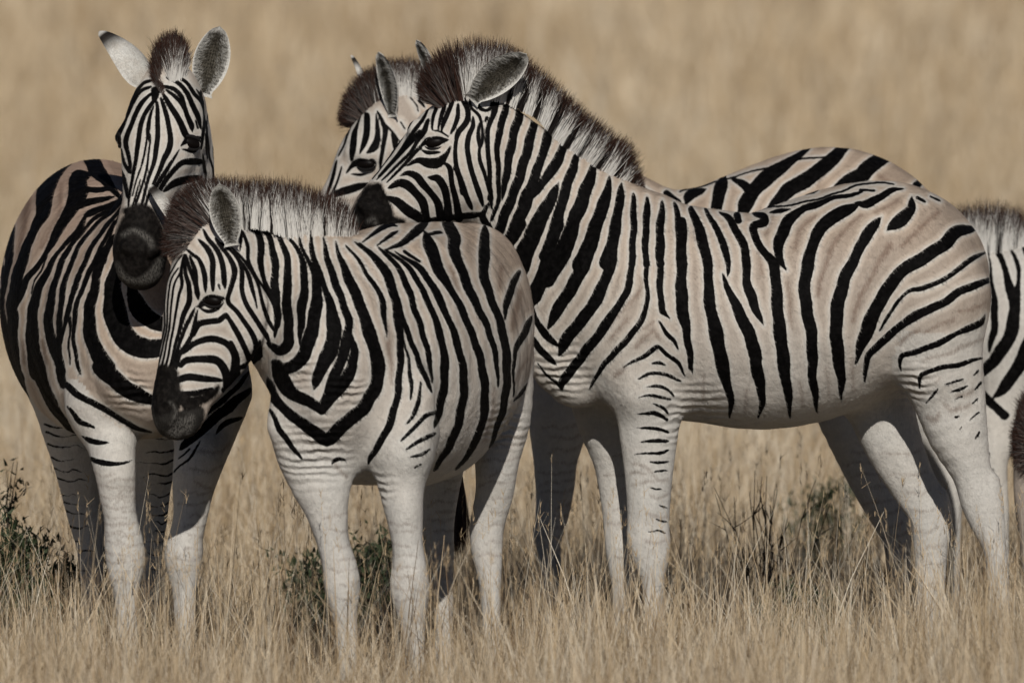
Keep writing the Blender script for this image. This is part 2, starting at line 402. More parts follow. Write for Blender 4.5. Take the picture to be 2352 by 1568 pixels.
STRIPES_AND_SHADE = """
# big body
@ 1200 60 2.6133 .94
K 100,500,25 75,620,22 45,730,22 55,900,22 70,1080,22 75,1200,20
K 180,480,45 150,620,45 115,760,38 115,900,32 122,1050,28 115,1180,25 80,1270,30
K 265,440,35 265,490,45 255,600,50 215,740,55 185,900,50 165,1040,40 140,1150,12
K 365,545,40 350,660,50 310,820,60 270,960,60 230,1080,60 180,1200,60 130,1330,60 90,1380,60
K 470,640,45 440,740,55 400,880,55 340,1040,60 300,1160,85 240,1300,70 170,1440,60
K 570,730,50 520,870,60 450,980,60 380,1080,45 330,1150,20
K 515,1040,15 470,1130,60 400,1260,95 340,1380,95 280,1500,100 240,1568,100
K 640,840,40 600,960,60 560,1080,60 520,1230,65 480,1380,80 430,1520,80
K 750,920,50 700,1060,75 650,1200,85 590,1340,80 540,1480,85 480,1568,80
K 840,1020,35 830,1110,60 790,1220,75 740,1370,85 690,1500,90 650,1568,95
K 925,1060,30 915,1130,50 900,1230,60 875,1380,70 840,1500,72 815,1568,66
K 1000,1130,35 1005,1250,40 1000,1400,40 990,1568,40
K 1090,1150,35 1090,1260,45 1080,1400,40 1085,1568,40
K 1190,1180,35 1180,1300,50 1170,1450,45 1180,1568,50
K 1275,1190,35 1300,1300,45 1310,1440,58 1320,1568,60
K 1375,1205,30 1410,1300,40 1450,1450,45 1480,1568,50
K 50,1180,25 20,1260,40 60,1340,60
@ 1240 560 3.136 .88
K 60,0,50 20,90,50 -20,150,50
K 200,0,80 120,130,80 70,220,60
K 340,0,110 270,150,110 210,310,130 200,390,100
K 490,0,80 440,150,75 410,300,120 350,450,120 300,560,110 265,640,60 310,740,45 380,860,60 460,930,60
K 610,0,90 570,150,100 490,300,120 400,440,120
K 785,0,90 730,230,90 650,395,105 560,550,100 480,680,90 420,790,60
K 943,0,62 905,280,80 840,475,90 750,650,95 640,790,95 540,920,90 500,1010,50
K 1075,0,38 1075,200,42 1055,400,50 1010,560,58 900,730,65 780,900,75 660,1050,75 590,1150,70 520,1230,65 510,1280,30
K 1172,0,38 1178,200,38 1178,400,34 1185,600,34 1150,730,42 1050,880,45 930,1010,45 850,1090,40 800,1180,34 735,1290,18
K 1285,0,55 1295,200,55 1285,400,50 1290,560,50 1300,670,48 1330,710,28 1370,745,6
K 1280,760,12 1330,850,32 1400,920,28 1430,980,12
K 1445,0,55 1455,200,65 1452,400,68 1470,600,72 1485,750,62 1500,900,56 1530,1050,36 1540,1150,20
K 290,900,40 370,1010,50 450,1080,46
K 270,880,25 285,980,25
K 330,1100,14 420,1200,20 520,1290,22
K 1015,1115,18 1130,1050,30 1230,990,38 1275,960,28 1340,1020,36 1430,1090,32 1480,1180,16
S 1090,960,25 1160,900,35 1225,850,28 1270,885,15
S 940,1180,40 1020,1120,30
S 1150,820,15 1240,760,15
S 600,1080,10 1100,560,30 1130,400,15
S 900,900,20 1020,750,25
K 1220,1088,10 1275,1088,26 1325,1110,10
K 1110,1215,10 1220,1165,26 1340,1185,26 1435,1220,28
K 1170,1280,8 1260,1272,24 1340,1290,22 1385,1340,22
K 1120,1360,6 1200,1345,20 1300,1355,24 1360,1370,18
K 1230,1410,6 1300,1430,18 1345,1480,16
K 1140,1480,6 1230,1485,18 1330,1530,18
@ 1700 440 2.61375
K 10,300,60 10,600,60 10,850,66 40,1000,50 70,1250,22
K 70,210,28 110,290,38 160,430,45 185,600,50 190,800,62 230,1000,76 270,1200,76 310,1380,52 335,1480,32 325,1568,20
K 175,230,28 230,330,38 290,470,38 315,560,34 310,640,22
K 280,650,16 330,770,46 400,920,66 470,1080,72 500,1240,70 525,1380,56 540,1470,36 510,1568,18
K 265,240,20 330,290,38 390,400,46 430,500,48 435,680,48 470,800,56 510,900,36 540,970,10
K 370,260,40 385,290,35
K 500,250,40 550,270,45 545,305,45 480,330,40 490,400,45 550,500,42 615,590,58 630,750,62 645,950,70 670,1150,72 690,1330,62 715,1480,35 715,1568,18
K 600,240,18 660,225,25 710,215,12
K 1180,110,20 1080,130,25 980,150,25 880,190,38 800,220,38 720,280,66 670,370,70 645,450,60 650,540,42 690,610,10
K 1105,215,80 1000,270,70 920,340,66 870,440,65 840,560,68 815,700,68 825,860,68 855,1000,66 865,1150,62 865,1300,52 885,1450,36 895,1530,16
K 1275,315,74 1210,400,62 1150,520,58 1080,660,70 1035,820,76 1020,980,72 1030,1150,72 1050,1300,56 1055,1460,12
K 1160,175,30 1220,185,48 1290,150,42 1370,100,32 1450,85,16
K 1400,320,76 1450,280,72 1510,220,52 1510,170,46
K 1550,140,22 1600,165,12
K 1640,135,10 1700,165,10
K 480,225,6 600,205,9 800,175,11 1000,120,11 1150,65,12 1280,42,10 1400,58,8
K 560,200,6 700,150,12 860,105,18 900,95,8
K 1180,95,14 1270,95,14
S 1370,460,50 1290,580,28 1230,700,28 1170,800,28 1130,950,22
K 1900,345,55 1800,370,72 1720,450,76 1580,540,72 1450,620,70 1370,720,70 1300,830,74 1240,960,82 1190,1090,62 1150,1210,22
K 1990,500,18 1880,560,34 1760,650,30 1650,710,26 1570,740,28 1490,750,20 1420,830,20 1350,930,16 1300,1010,8
K 2030,680,42 1930,710,42 1820,760,42 1700,840,46 1560,900,50 1440,980,46 1340,1070,50 1250,1150,38 1215,1220,32 1210,1330,22
K 1990,910,12 1960,960,32 1880,1000,38 1810,1030,28 1730,1070,38 1600,1130,32 1470,1165,32 1440,1200,26 1445,1270,10
K 1960,1190,22 1850,1225,28 1720,1250,28 1600,1285,26 1565,1320,22 1562,1385,8
S 1830,880,12 1920,870,18 2000,820,8
S 1430,1100,18 1490,1040,32 1550,1010,22
S 1590,1030,10 1680,980,14 1790,935,16
S 1590,1200,8 1750,1160,14 1900,1090,16 1990,1060,10
S 900,780,26 930,650,26 980,500,28 1060,370,28 1180,260,22
S 750,480,22 780,360,24 880,260,24
S 700,700,18 720,900,20 730,1000,8
S 1450,460,22 1550,360,30 1680,240,24
S 560,370,20 610,260,18
S 1270,240,18 1420,160,22
S 150,1300,10 155,1450,12
S 785,1350,14 800,1500,14
S 955,1250,14 975,1440,12
S 1130,1200,20 1130,1400,12
S 430,1400,16 430,1540,16
S 510,500,14 540,640,14
S 80,300,10 100,420,16
@ 2168 880 4
K 790,315,14 900,285,22 960,270,10
K 830,400,14 920,378,30 1000,340,10
K 870,480,8 950,445,16
K 700,370,22 650,430,22 590,520,8
K 880,645,24 915,635,12
K 1030,680,12 1110,600,18
K 930,770,10 950,740,8
K 1075,860,12 1125,800,16
K 1060,240,10 1110,190,18
K 1080,370,12 1130,300,22
K 1050,510,12 1110,460,14
S 780,520,20 850,575,30 960,560,30 1030,520,30
S 900,440,30 1000,420,40 1060,380,30
S 600,650,40 680,680,50 720,620,30
S 690,300,12 730,270,12
S 560,80,12 700,40,16
@ 1100 1000 3.0 1.45
K 1620,35,8 1680,60,16 1712,100,10
K 1470,102,4 1590,95,17 1650,112,17 1700,150,14
K 1480,210,4 1600,207,15 1700,240,16
K 1490,310,4 1600,308,17 1700,304,18
K 1460,402,4 1600,400,12 1660,390,14 1705,372,12
K 1580,466,6 1640,470,13 1705,458,12
S 1450,475,8 1530,490,9 1590,540,8
S 1425,552,8 1470,540,9 1530,552,8
S 1450,640,7 1520,615,8 1600,600,9
K 1610,535,5 1660,532,10 1705,530,8
S 1600,560,7 1640,600,9 1705,602,9
K 1580,652,5 1620,668,9 1655,668,6
S 1580,720,6 1640,735,8 1705,705,8
K 1645,785,5 1680,795,8 1702,800,6
S 1560,850,7 1640,880,9 1700,870,8
K 1620,895,5 1660,908,9 1698,912,7
K 1560,985,4 1640,975,8 1692,1000,8
S 1540,1050,7 1620,1075,8 1690,1050,8
# big head
@ 860 100 3.135
K 700,440,10 620,520,14 540,620,18 480,720,16 420,820,12 330,950,10 230,1080,10
K 735,430,22 725,520,22 700,600,20 690,690,18
K 790,420,28 785,520,26 760,600,22 738,700,14
K 860,380,28 850,480,28 820,560,28 785,640,28 765,710,16
K 900,290,24 915,340,28 905,400,34 930,460,42 970,550,34 960,640,42 900,720,38 880,790,24 870,870,24 880,980,28 915,1090,30 950,1200,40 990,1300,50
K 895,520,28 890,600,28 860,690,22 835,740,12
K 1010,620,24 1010,680,30 980,750,34 965,850,34 985,960,34 1015,1080,34 1060,1200,40 1080,1280,30
K 980,440,16 1000,530,16 1060,600,18 1085,700,15 1080,800,20 1060,860,18 1070,960,24 1110,1080,20 1140,1200,18 1140,1280,16
K 1060,660,12 1050,760,20 1065,870,12
K 1040,470,16 1060,530,22 1110,555,18 1150,530,20 1160,480,22
K 1195,480,48 1175,580,34 1130,690,28 1125,800,26 1135,950,30 1145,1100,26 1145,1180,22 1130,1250,18
K 1120,610,20 1105,640,10
K 660,540,14 620,620,20 560,700,22 500,780,20 440,870,16 360,970,13 270,1070,10
K 590,720,26 540,780,30 480,850,20 410,930,16 330,1020,12 260,1090,10
K 655,640,36 625,720,36 570,800,24 520,880,20 450,950,17 370,1030,14 300,1095,12
K 600,840,20 540,900,22 470,980,18 400,1050,15 340,1110,12
K 500,985,14 580,945,38 660,965,72 740,960,76 800,900,34 830,840,16
K 450,1060,16 500,1045,34 570,1070,56 620,1130,58 680,1200,50 735,1280,56 760,1400,60
K 690,1080,50 740,1090,56 790,1170,56 810,1280,56 820,1400,60
K 790,965,20 830,1010,36 845,1130,34 875,1240,46 900,1400,60
K 870,1000,20 900,1080,24 930,1200,32
K 370,1150,44 430,1120,56 500,1140,66 570,1210,58 620,1280,66 650,1400,50
K 350,1240,44 420,1270,66 490,1330,76 570,1380,76 600,1420,60
K 640,1420,30 760,1400,34 900,1385,44 1050,1365,60
K 605,830,16 650,800,44 720,790,70 790,785,44
K 610,862,8 660,885,24 740,880,20
K 690,705,6 760,722,10 820,760,8
K 1010,370,10 990,350,8 1030,290,10
M 215,1200,150 200,1340,260 160,1470,280
M 260,1160,90 300,1330,160 340,1430,130
M 330,1420,110 460,1425,50
N 190,1420,30 235,1400,26 250,1450,30
K 205,1450,20 225,1440,14
N 90,1400,30 105,1500,40
# young head
@ 350 440 3.135
K 330,620,7 270,700,8 215,820,8 195,950,8 192,1080,8 190,1200,8 160,1330,8 125,1450,8
K 300,720,8 250,800,9 222,930,9 215,1080,9 205,1220,9 175,1350,9 140,1500,9
K 320,740,7 270,850,11 250,960,11 240,1080,10 225,1220,10 200,1350,10 170,1500,11
K 340,640,11 320,760,18 330,850,18 300,950,15 280,1080,13 255,1220,12 230,1360,12 200,1500,13
K 350,620,14 355,760,20 385,860,28 385,980,36 345,1080,32 310,1200,20 275,1330,16 235,1500,16
K 430,1030,10 400,1100,20 350,1200,20 310,1310,18 275,1430,16 260,1500,16
K 450,1060,12 430,1150,20 400,1250,22 350,1340,22 310,1400,22 285,1500,20
K 360,620,12 380,700,20 410,790,18 430,860,10
K 395,640,18 430,740,26 440,850,28 450,920,32 455,960,16
K 370,580,18 420,620,18 460,650,20 490,720,28 510,800,32 512,890,22
K 470,510,22 530,570,32 565,650,38 570,760,36 570,880,30
K 500,430,18 530,490,22 590,560,26 630,640,30 655,740,36 660,830,32 665,880,12
K 615,850,12 625,890,8
K 600,500,22 640,560,20 700,640,26 740,730,38 735,800,36 710,880,28 690,950,24 700,1000,26 760,1060,26 830,1160,28 890,1260,34 910,1350,34 880,1450,46
K 640,530,18 720,590,16 780,680,18 800,780,26 800,900,28 830,1000,26 900,1110,28 970,1220,30 1010,1290,28
K 740,600,10 800,680,12 850,780,22 880,880,22 905,980,12 915,1040,6
K 720,560,12 800,640,14 880,760,16 930,860,16 960,1000,20 1000,1110,24 1040,1200,24
K 425,1240,24 460,1160,40 540,1140,42 620,1130,42 670,1090,26 690,1110,22 740,1190,32 800,1300,36 850,1420,42 860,1500,46
K 350,1380,22 430,1310,38 560,1275,48 660,1300,48 720,1360,46 750,1450,54 760,1560,56
K 320,1480,26 370,1440,46 500,1430,48 600,1440,50 660,1500,52 680,1568,54
K 940,1300,20 945,1380,22 930,1430,20
K 470,1010,40 540,970,70 620,960,64
K 480,1040,14 540,1060,20 610,1040,16 650,1000,10
@ 340 840 3.135
K 350,230,28 400,190,46 530,180,48 640,200,50 690,270,52 705,350,46 700,410,36
K 740,60,50 780,170,60 770,290,66 760,350,46
K 340,340,50 420,320,52 560,335,48 650,345,36
K 370,450,26 480,445,44 590,420,26
K 830,240,50 900,210,46 980,150,22
K 790,260,40 760,340,40 690,420,40
M 210,300,170 170,400,200 180,520,220
G 190,560,250 230,680,280 330,720,260 420,660,200 480,600,120
M 270,300,130 280,430,150 310,540,90
M 300,300,30 320,420,60 400,520,120 500,500,90 600,450,70 640,400,40
N 100,540,34 120,640,40 160,740,30
N 270,520,16 305,560,20 308,630,24 270,690,24
K 245,560,22 240,620,30 225,660,16
N 350,680,90 280,790,90 430,640,60 400,740,60
# young body
@ 350 440 3.135
K 790,430,18 790,500,16 785,580,10
K 770,340,10 840,380,12 880,430,12
K 810,450,20 845,560,20 850,660,18 900,770,13 960,860,13 1010,940,15 1060,1040,18 1070,1120,28 1060,1240,28
K 820,230,14 820,310,15 880,380,18 930,460,32 950,580,38 945,680,34 965,790,24 1010,900,26 1060,980,26 1085,1080,28 1075,1180,26
K 925,320,14 950,390,20 1010,480,28 1050,620,38 1060,760,42 1055,860,44 1070,960,38 1090,1080,28
K 1040,270,16 1020,360,18 1070,450,22 1120,540,30 1150,640,34 1160,780,42 1150,900,48 1155,1050,52 1165,1180,52 1165,1300,56 1100,1370,56 1030,1330,44
@ 340 400 2.063 .84
K 770,330,9 785,390,12 830,450,18 860,540,26 870,650,34 855,760,40 850,860,28 845,950,10
K 840,360,9 850,430,12 890,520,18 930,620,34 930,740,50 910,860,56 880,970,56 830,1050,54 770,1075,44 710,1040,26
K 900,380,10 905,450,18 930,540,24 970,640,20 1000,740,38 1020,850,60 1010,960,64 965,1050,56 935,1130,44 920,1170,24
K 965,400,10 985,500,24 1020,610,32 1060,720,30 1095,820,32 1090,900,38 1070,1000,42 1030,1100,46 1000,1200,54 960,1280,44
K 1115,900,8 1125,980,32 1110,1080,46 1060,1160,54 1000,1220,60 965,1270,50
K 1030,430,12 1060,520,24 1100,620,42 1150,730,46 1190,850,50 1230,970,55 1250,1080,56 1230,1180,56 1160,1290,56 1060,1370,60 985,1440,54 880,1370,46 780,1300,42 705,1210,42 690,1150,40
K 730,1060,50 760,1150,66 820,1210,50 900,1250,44 960,1290,40
K 1090,450,11 1140,510,13 1200,600,18 1260,700,24 1280,800,22 1290,900,9
K 1140,430,13 1220,500,20 1290,600,26 1330,700,34 1350,830,32 1365,960,30 1360,1080,28 1345,1230,28 1300,1380,32 1220,1520,24 1200,1560,12
K 700,1300,20 760,1420,24 850,1530,14
@ 660 500 1.9595
K 470,215,12 560,290,18 620,390,24 660,520,20 700,640,18 750,770,18 790,870,18 820,930,12
K 570,240,10 650,320,18 700,420,22 740,540,20 780,660,20 810,780,18 820,880,12
K 600,250,8 700,320,16 770,430,20 830,560,22 870,690,24 885,800,28 880,920,28 860,1020,26 840,1100,16
K 650,260,8 760,330,20 830,430,24 890,550,22 940,680,24 970,800,26 980,900,28 970,1000,28 950,1100,28 910,1200,26 840,1310,18
K 690,250,12 760,300,8
K 800,190,42 820,240,46 850,330,36 910,430,26 970,540,24 1020,660,24 1060,780,26 1080,900,28 1080,1020,28 1060,1120,26 1020,1210,22 950,1310,14
K 900,120,50 930,180,44 930,240,36 970,350,32 1020,470,28 1080,590,22 1120,700,20 1140,800,16 1145,900,10
K 1080,170,44 1080,250,36 1075,350,34 1100,450,28 1150,580,26 1180,700,28 1190,820,28 1185,940,26 1160,1060,22 1110,1200,14
S 1130,920,8 1115,1050,12 1080,1180,8
S 1165,330,22 1150,430,20
K 1240,370,26 1195,480,24 1180,570,14
K 1305,590,22 1280,640,22 1240,720,18 1225,780,12 1222,950,8
K 1320,880,10 1270,930,12 1230,980,8
S 1250,450,30 1230,560,30 1210,640,18
S 910,330,16 950,430,16
S 600,600,16 620,800,18 630,900,10
S 1040,500,14 1060,600,12
K 490,200,8 560,150,14 620,120,14 650,125,8
K 560,220,8 620,170,12 650,155,12
K 610,240,12 690,200,22 750,150,28 790,110,24
K 810,165,10 850,160,12 870,165,6
K 690,700,6 710,800,11 720,900,13 720,970,10
K 765,900,10 760,980,13 730,1050,13 700,1090,10
K 680,1170,12 740,1110,14 790,1060,16 830,1040,18
K 700,1220,10 760,1180,12 830,1145,14
K 720,1260,8 770,1245,12 810,1220,10
K 740,1310,6 770,1295,6
K 332,1292,3 345,1274,13 375,1269,11 402,1276,4
S 350,1290,10 400,1350,10
S 1230,900,14 1260,820,18 1290,780,10
# left head
@ 230 50 3.135
K 450,480,26 400,500,18 340,570,18 310,640,16 280,720,14 240,800,12 200,860,10
K 450,530,22 380,560,20 320,650,22 270,750,26 230,850,28 190,930,32 150,970,14
K 450,590,22 390,650,26 340,740,28 310,820,28 275,910,32 265,980,30 285,1060,24 300,1130,20 300,1200,12
K 480,640,20 430,710,24 390,800,28 370,900,28 355,1000,30 345,1100,22 320,1220,18 300,1340,16 285,1450,15
K 480,680,10 455,760,18 440,860,24 430,930,12 410,1060,12 385,1150,10 350,1250,9 320,1370,9
K 450,900,14 455,950,11 445,1050,11 430,1150,13 400,1280,13 350,1420,13 330,1500,11
K 510,660,24 515,760,26 515,880,30 505,1000,32 490,1100,26 450,1220,18 420,1330,16 390,1440,15 375,1500,14
K 545,630,26 575,720,26 600,820,28 615,930,38 600,1020,42 560,1100,32 520,1200,22 480,1290,17 440,1380,15 415,1470,14
K 570,600,36 630,700,40 690,800,46 730,890,50 760,930,46
K 590,555,18 640,590,20 690,640,22 725,700,20
K 560,520,22 640,540,22 700,600,24 725,680,26 750,760,32 780,830,36 785,860,20
K 600,460,22 680,500,22 740,570,28 790,670,34 830,760,32 850,840,20
K 810,790,8 830,850,10
K 620,380,16 660,440,16 740,490,20 800,580,22 860,640,22 885,720,24 880,820,18 870,900,18 855,1000,16
K 650,360,10 690,410,10 730,440,6
K 680,300,7 690,350,9 740,380,8
K 820,550,10 860,600,18 900,645,26
K 680,1020,10 640,1090,16 600,1150,22 550,1230,22 500,1310,18 470,1370,16
K 850,1110,56 780,1110,50 710,1120,36 650,1170,30 590,1240,28 545,1310,28 520,1350,18
K 840,1235,50 740,1250,56 650,1280,56 580,1330,36
K 230,1020,12 250,1110,18 290,1190,18
K 220,1150,9 240,1220,26 265,1310,24 275,1380,18
K 380,1250,7 345,1370,9 310,1480,9
K 500,1230,9 470,1300,9
K 700,985,12 750,945,40 830,925,44
K 715,1015,12 790,1030,24 830,1000,14
K 500,560,70 490,620,40
K 865,560,30 900,640,24
@ 0 380 2.85
M 900,420,60 1000,470,210 1000,540,300 1000,640,380 990,740,420 985,830,360
M 1050,420,60 1070,500,110
N 880,590,34 960,560,34 1060,620,44 1080,670,34
N 830,800,34 880,890,52 980,930,56 1090,880,90 1150,790,80
W 980,505,7 981,507,7
W 1005,505,6 1006,508,6
W 1030,470,5 1031,473,5
@ 230 50 3.135
K 905,740,12 900,850,12 910,980,12 930,1100,12 945,1180,12
K 930,690,12 945,820,13 950,960,11 962,1100,10
K 870,1060,12 880,1150,18 890,1250,18
K 890,900,10 895,1000,10 905,1080,10
# left body
@ 230 50 3.135
K 905,740,12 900,850,12 910,980,12 930,1100,12 945,1180,12 950,1260,12
K 930,690,12 945,820,13 950,960,11 962,1100,10
K 870,1060,12 880,1150,18 890,1250,18
K 890,900,10 895,1000,10 905,1080,10
@ 0 380 2.85
K 230,160,20 130,220,56 70,320,74 60,430,76 65,540,66 70,650,56 60,780,46 40,900,38 20,1000,28 -5,1100,28
K 510,70,40 420,110,80 350,210,94 315,350,100 300,450,76 240,560,50 190,680,56 150,800,66 110,950,66 80,1070,56 90,1150,66 90,1300,66 90,1420,72 110,1568,76
K 590,40,20 660,70,90 690,130,90 750,200,64 790,250,46 860,330,22
K 640,160,26 560,190,100 560,280,110 520,380,90 450,500,66 380,620,46 320,740,28 250,830,36 190,910,40 140,1020,46 110,1100,36
K 600,260,36 700,270,30 800,270,22 860,320,18
K 500,400,50 600,370,46 700,340,36 800,325,22
K 640,440,50 720,400,34 800,370,26 870,345,18
K 600,480,34 540,580,36 460,660,26 400,740,26 350,830,36 290,940,46 250,1050,56 230,1180,66 230,1300,74 240,1420,84 270,1568,96
K 340,740,8 300,830,12 250,920,9 220,1010,8
K 840,360,26 760,420,26 650,490,22 570,590,22 500,680,30 440,780,32 400,900,38 370,1020,44 350,1150,54 350,1280,58 390,1400,62 440,1568,54
K 870,350,26 790,430,26 690,510,24 610,600,26 560,680,25 510,780,28 470,900,34 440,1030,34 430,1150,34 420,1280,34 415,1380,14
K 880,380,20 800,480,24 720,580,25 640,700,29 600,800,31 550,920,31 510,1030,32 490,1130,32 460,1230,20 440,1330,18 430,1450,20 440,1568,18
K 490,1150,26 500,1280,13 490,1400,13 500,1500,12
K 820,500,20 760,600,22 700,720,26 640,850,29 590,960,27 550,1080,29 530,1200,27 525,1330,23 540,1450,23 570,1568,23
K 860,430,12 800,560,14 750,680,12
K 840,570,26 760,680,32 700,830,50 680,950,55 650,1060,64 635,1180,70 650,1320,82 700,1440,92 760,1540,100
K 810,600,26 770,700,26 740,780,26
K 850,780,80 810,920,90 810,1060,120 830,1180,140 870,1290,130 950,1370,120 1050,1400,120 1150,1390,95 1230,1380,80
K 930,960,46 970,1080,100 1050,1180,100 1130,1220,84 1250,1240,80
K 0,330,16 10,430,20
K 0,750,20 20,850,20 20,930,14
S 220,230,30 200,350,36 180,500,30 150,640,26 120,780,18
S 430,230,12 430,400,26 360,560,22 300,680,18
S 500,600,12 440,680,10
S 40,1060,14 40,1200,16 30,1400,20
S 170,1350,24 170,1500,30
S 300,1350,24 330,1500,26
S 360,900,14 320,1100,18
S 400,1150,10 400,1300,10
@ 0 700 1.5566
K 395,340,56 450,390,54 520,440,50 590,465,44
K 235,380,16 280,430,22 350,470,20 420,510,18 500,560,18 580,590,12
K 270,500,12 310,550,16 360,570,14
K 322,610,8 350,622,17 385,632,17 420,634,6
K 335,680,8 380,704,15 440,716,15 510,702,5
K 55,330,40 80,430,38 130,530,32 200,610,18
K 147,340,46 178,430,38 228,520,30 290,600,14
K 236,350,34 246,410,20
K -5,270,14 15,370,20 60,470,24 120,570,22 180,630,12
K 8,40,14 10,140,20 30,260,26 80,380,24
K 0,110,14 14,230,14
@ 340 840 3.135
K 880,290,30 790,400,34 680,500,34 560,600,30
K 880,430,44 770,520,62 620,640,66 480,760,66 370,860,50
K 810,640,30 740,665,34 680,705,32 630,765,14
K 300,1060,10 420,950,16 500,830,14
K 330,960,10 420,880,12
S 725,840,12 680,890,14 600,910,14 480,905,9
S 675,1010,10 620,1045,12 560,1060,12 490,1040,9 420,1040,6
S 600,1190,10 540,1180,12 460,1140,8
# behind head
@ 860 100 3.135
K 100,600,14 60,650,18 30,730,14 0,820,12 -40,900,14
K 130,600,10 100,680,20 80,740,42 70,850,52 60,930,34
K 170,580,30 180,600,44 180,700,50 160,800,44 130,880,20
K 250,590,10 262,680,26 262,760,42 235,840,60 180,888,14
K 265,570,18 300,640,24 325,720,36 305,840,26 290,940,22 285,1010,18
K 385,740,26 400,800,44 400,850,40
K 20,1040,14 60,990,26 110,960,54 170,965,62 230,960,34
K 60,1050,12 130,1055,18 190,1045,10
K 180,1130,30 110,1150,56 40,1175,60 -20,1190,56 -90,1220,50
K 300,640,10 380,720,12 440,800,12
K -60,960,20 -90,1080,22 -130,1200,24
K -20,1000,12 -50,1100,14 -90,1200,14
K 0,1330,80 -60,1400,80
M -150,1350,200 -220,1450,200
# behind body
@ 860 100 3.135
K 440,640,10 480,700,10
K 590,400,24 590,470,26 620,520,24
K 520,440,10 560,500,10 580,560,10
@ 1700 440 2.61375
K 1600,20,40 1540,70,44 1480,130,40
K 1460,-190,60 1330,-120,74 1240,-60,84 1180,0,86 1100,40,86 1000,110,60
K 1120,-240,50 1040,-150,66 950,-70,80 860,0,84 780,50,88 690,110,80 600,200,60
K 830,-170,30 700,-80,62 580,0,92 480,100,76 430,180,80 400,260,70
K 350,20,34 420,60,44 460,100,50
K 270,70,100 240,180,66 230,260,60
K 130,100,56 60,130,56 40,170,30
S 1300,0,26 1380,60,22
S 950,-40,20 900,60,22
K 0,100,8 200,50,8 400,-10,8 600,-60,10 800,-110,10 1000,-130,8
@ 1200 60 2.6133
K 1050,1070,36 1130,1130,36
K 1220,1105,36 1290,1160,40
# edge body
@ 1960 360 1.96
K 1040,480,20 1045,520,22 1070,570,24 1090,650,28 1120,740,46 1130,820,50 1110,930,56 1060,1020,54 1000,1090,46 965,1130,36
K 1095,500,10 1140,570,18 1150,680,18 1140,760,28
K 1170,500,12 1200,560,20
K 1000,500,9 1015,650,13 1030,780,28 1030,900,32 1008,1000,26
K 1230,900,60 1176,1040,62 1130,1120,54 1080,1190,44 1040,1230,30
K 960,1200,30 1010,1260,30 1080,1330,40
@ 2168 880 4
K 1120,430,30 1200,490,56 1290,560,60 1400,630,50
K 1195,1000,46 1210,1040,30 1212,1100,12
K 1205,1270,20 1235,1225,18
K 1235,1358,14 1280,1350,20 1330,1345,24
K 1310,1440,22 1340,1455,22
K 1285,1510,10 1330,1500,14
K 1255,1160,10 1275,1190,10
K 1310,1650,6 1370,1605,12
"""  # edge body: the black diagonals below the chest are belly shade painted in
# ------------------------------------------------------------------ coat pattern maps (signed distance to each dark band)
WS = {'young body': 1.48, 'young head': 1.48, 'big body': 1.14, 'left body': 1.22, 'left head': 1.42, 'big head': 1.34, 'behind body': 1.15, 'behind head': 1.3}
def parse_stripes(txt):
    out = {}; cur = None; m = (0, 0, 1)
    for l in txt.strip().splitlines():
        p = l.split()
        if not p: continue
        if p[0] == '#': cur = out.setdefault(' '.join(p[1:]), []); ws = WS.get(' '.join(p[1:]), 1.15); hd = p[-1] == 'head'
        elif p[0] == '@': m = tuple(float(v) for v in p[1:4]); wf = float(p[4]) if len(p) > 4 else 1.0
        else:
            k = 0.91875 / m[2]
            pts = []
            for q in p[1:]:
                x, y, w = (float(v) for v in q.split(','))
                pts.append(((m[0] + x / m[2]) * 0.91875, (m[1] + y / m[2]) * 0.91875, w * wf * k * 0.5 * ((1 + (ws - 1) * (min(max((48 - w) / 26, 0.12), 1) if hd else 1)) if p[0] == 'K' else 1.0) + (0.4 if p[0] == 'K' else 0)))
            cur.append((p[0], pts))
    # free ends run out to a point, ends that meet another band do not
    for key, L in out.items():
        seg = [np.array(p) for _, p in L]
        for i, (k, pts) in enumerate(L):
            if k != 'K' or len(pts) < 3: continue
            for end in (0, -1):
                e = pts[end]; r = e[2]
                if r < 2.2: continue
                hit = False
                for j, q in enumerate(seg):
                    if j == i or L[j][0] == 'S': continue
                    a, b = q[:-1], q[1:]
                    d = b[:, :2] - a[:, :2]; v = np.array(e[:2]) - a[:, :2]
                    t = np.clip((v * d).sum(1) / ((d * d).sum(1) + 1e-9), 0, 1)
                    ds = np.hypot(*(v - d * t[:, None]).T) - (a[:, 2] + (b[:, 2] - a[:, 2]) * t)
                    if ds.min() < 1.0: hit = True; break
                if hit: continue
                nb = pts[1] if end == 0 else pts[-2]
                dx, dy = e[0] - nb[0], e[1] - nb[1]; n = math.hypot(dx, dy) + 1e-9
                tip = (e[0] + dx / n * r * 1.6, e[1] + dy / n * r * 1.6, 0.1)
                e2 = (e[0], e[1], r * 0.72)
                if end == 0: pts[0] = e2; pts.insert(0, tip)
                else: pts[-1] = e2; pts.append(tip)
    return out
STR = parse_stripes(STRIPES_AND_SHADE)
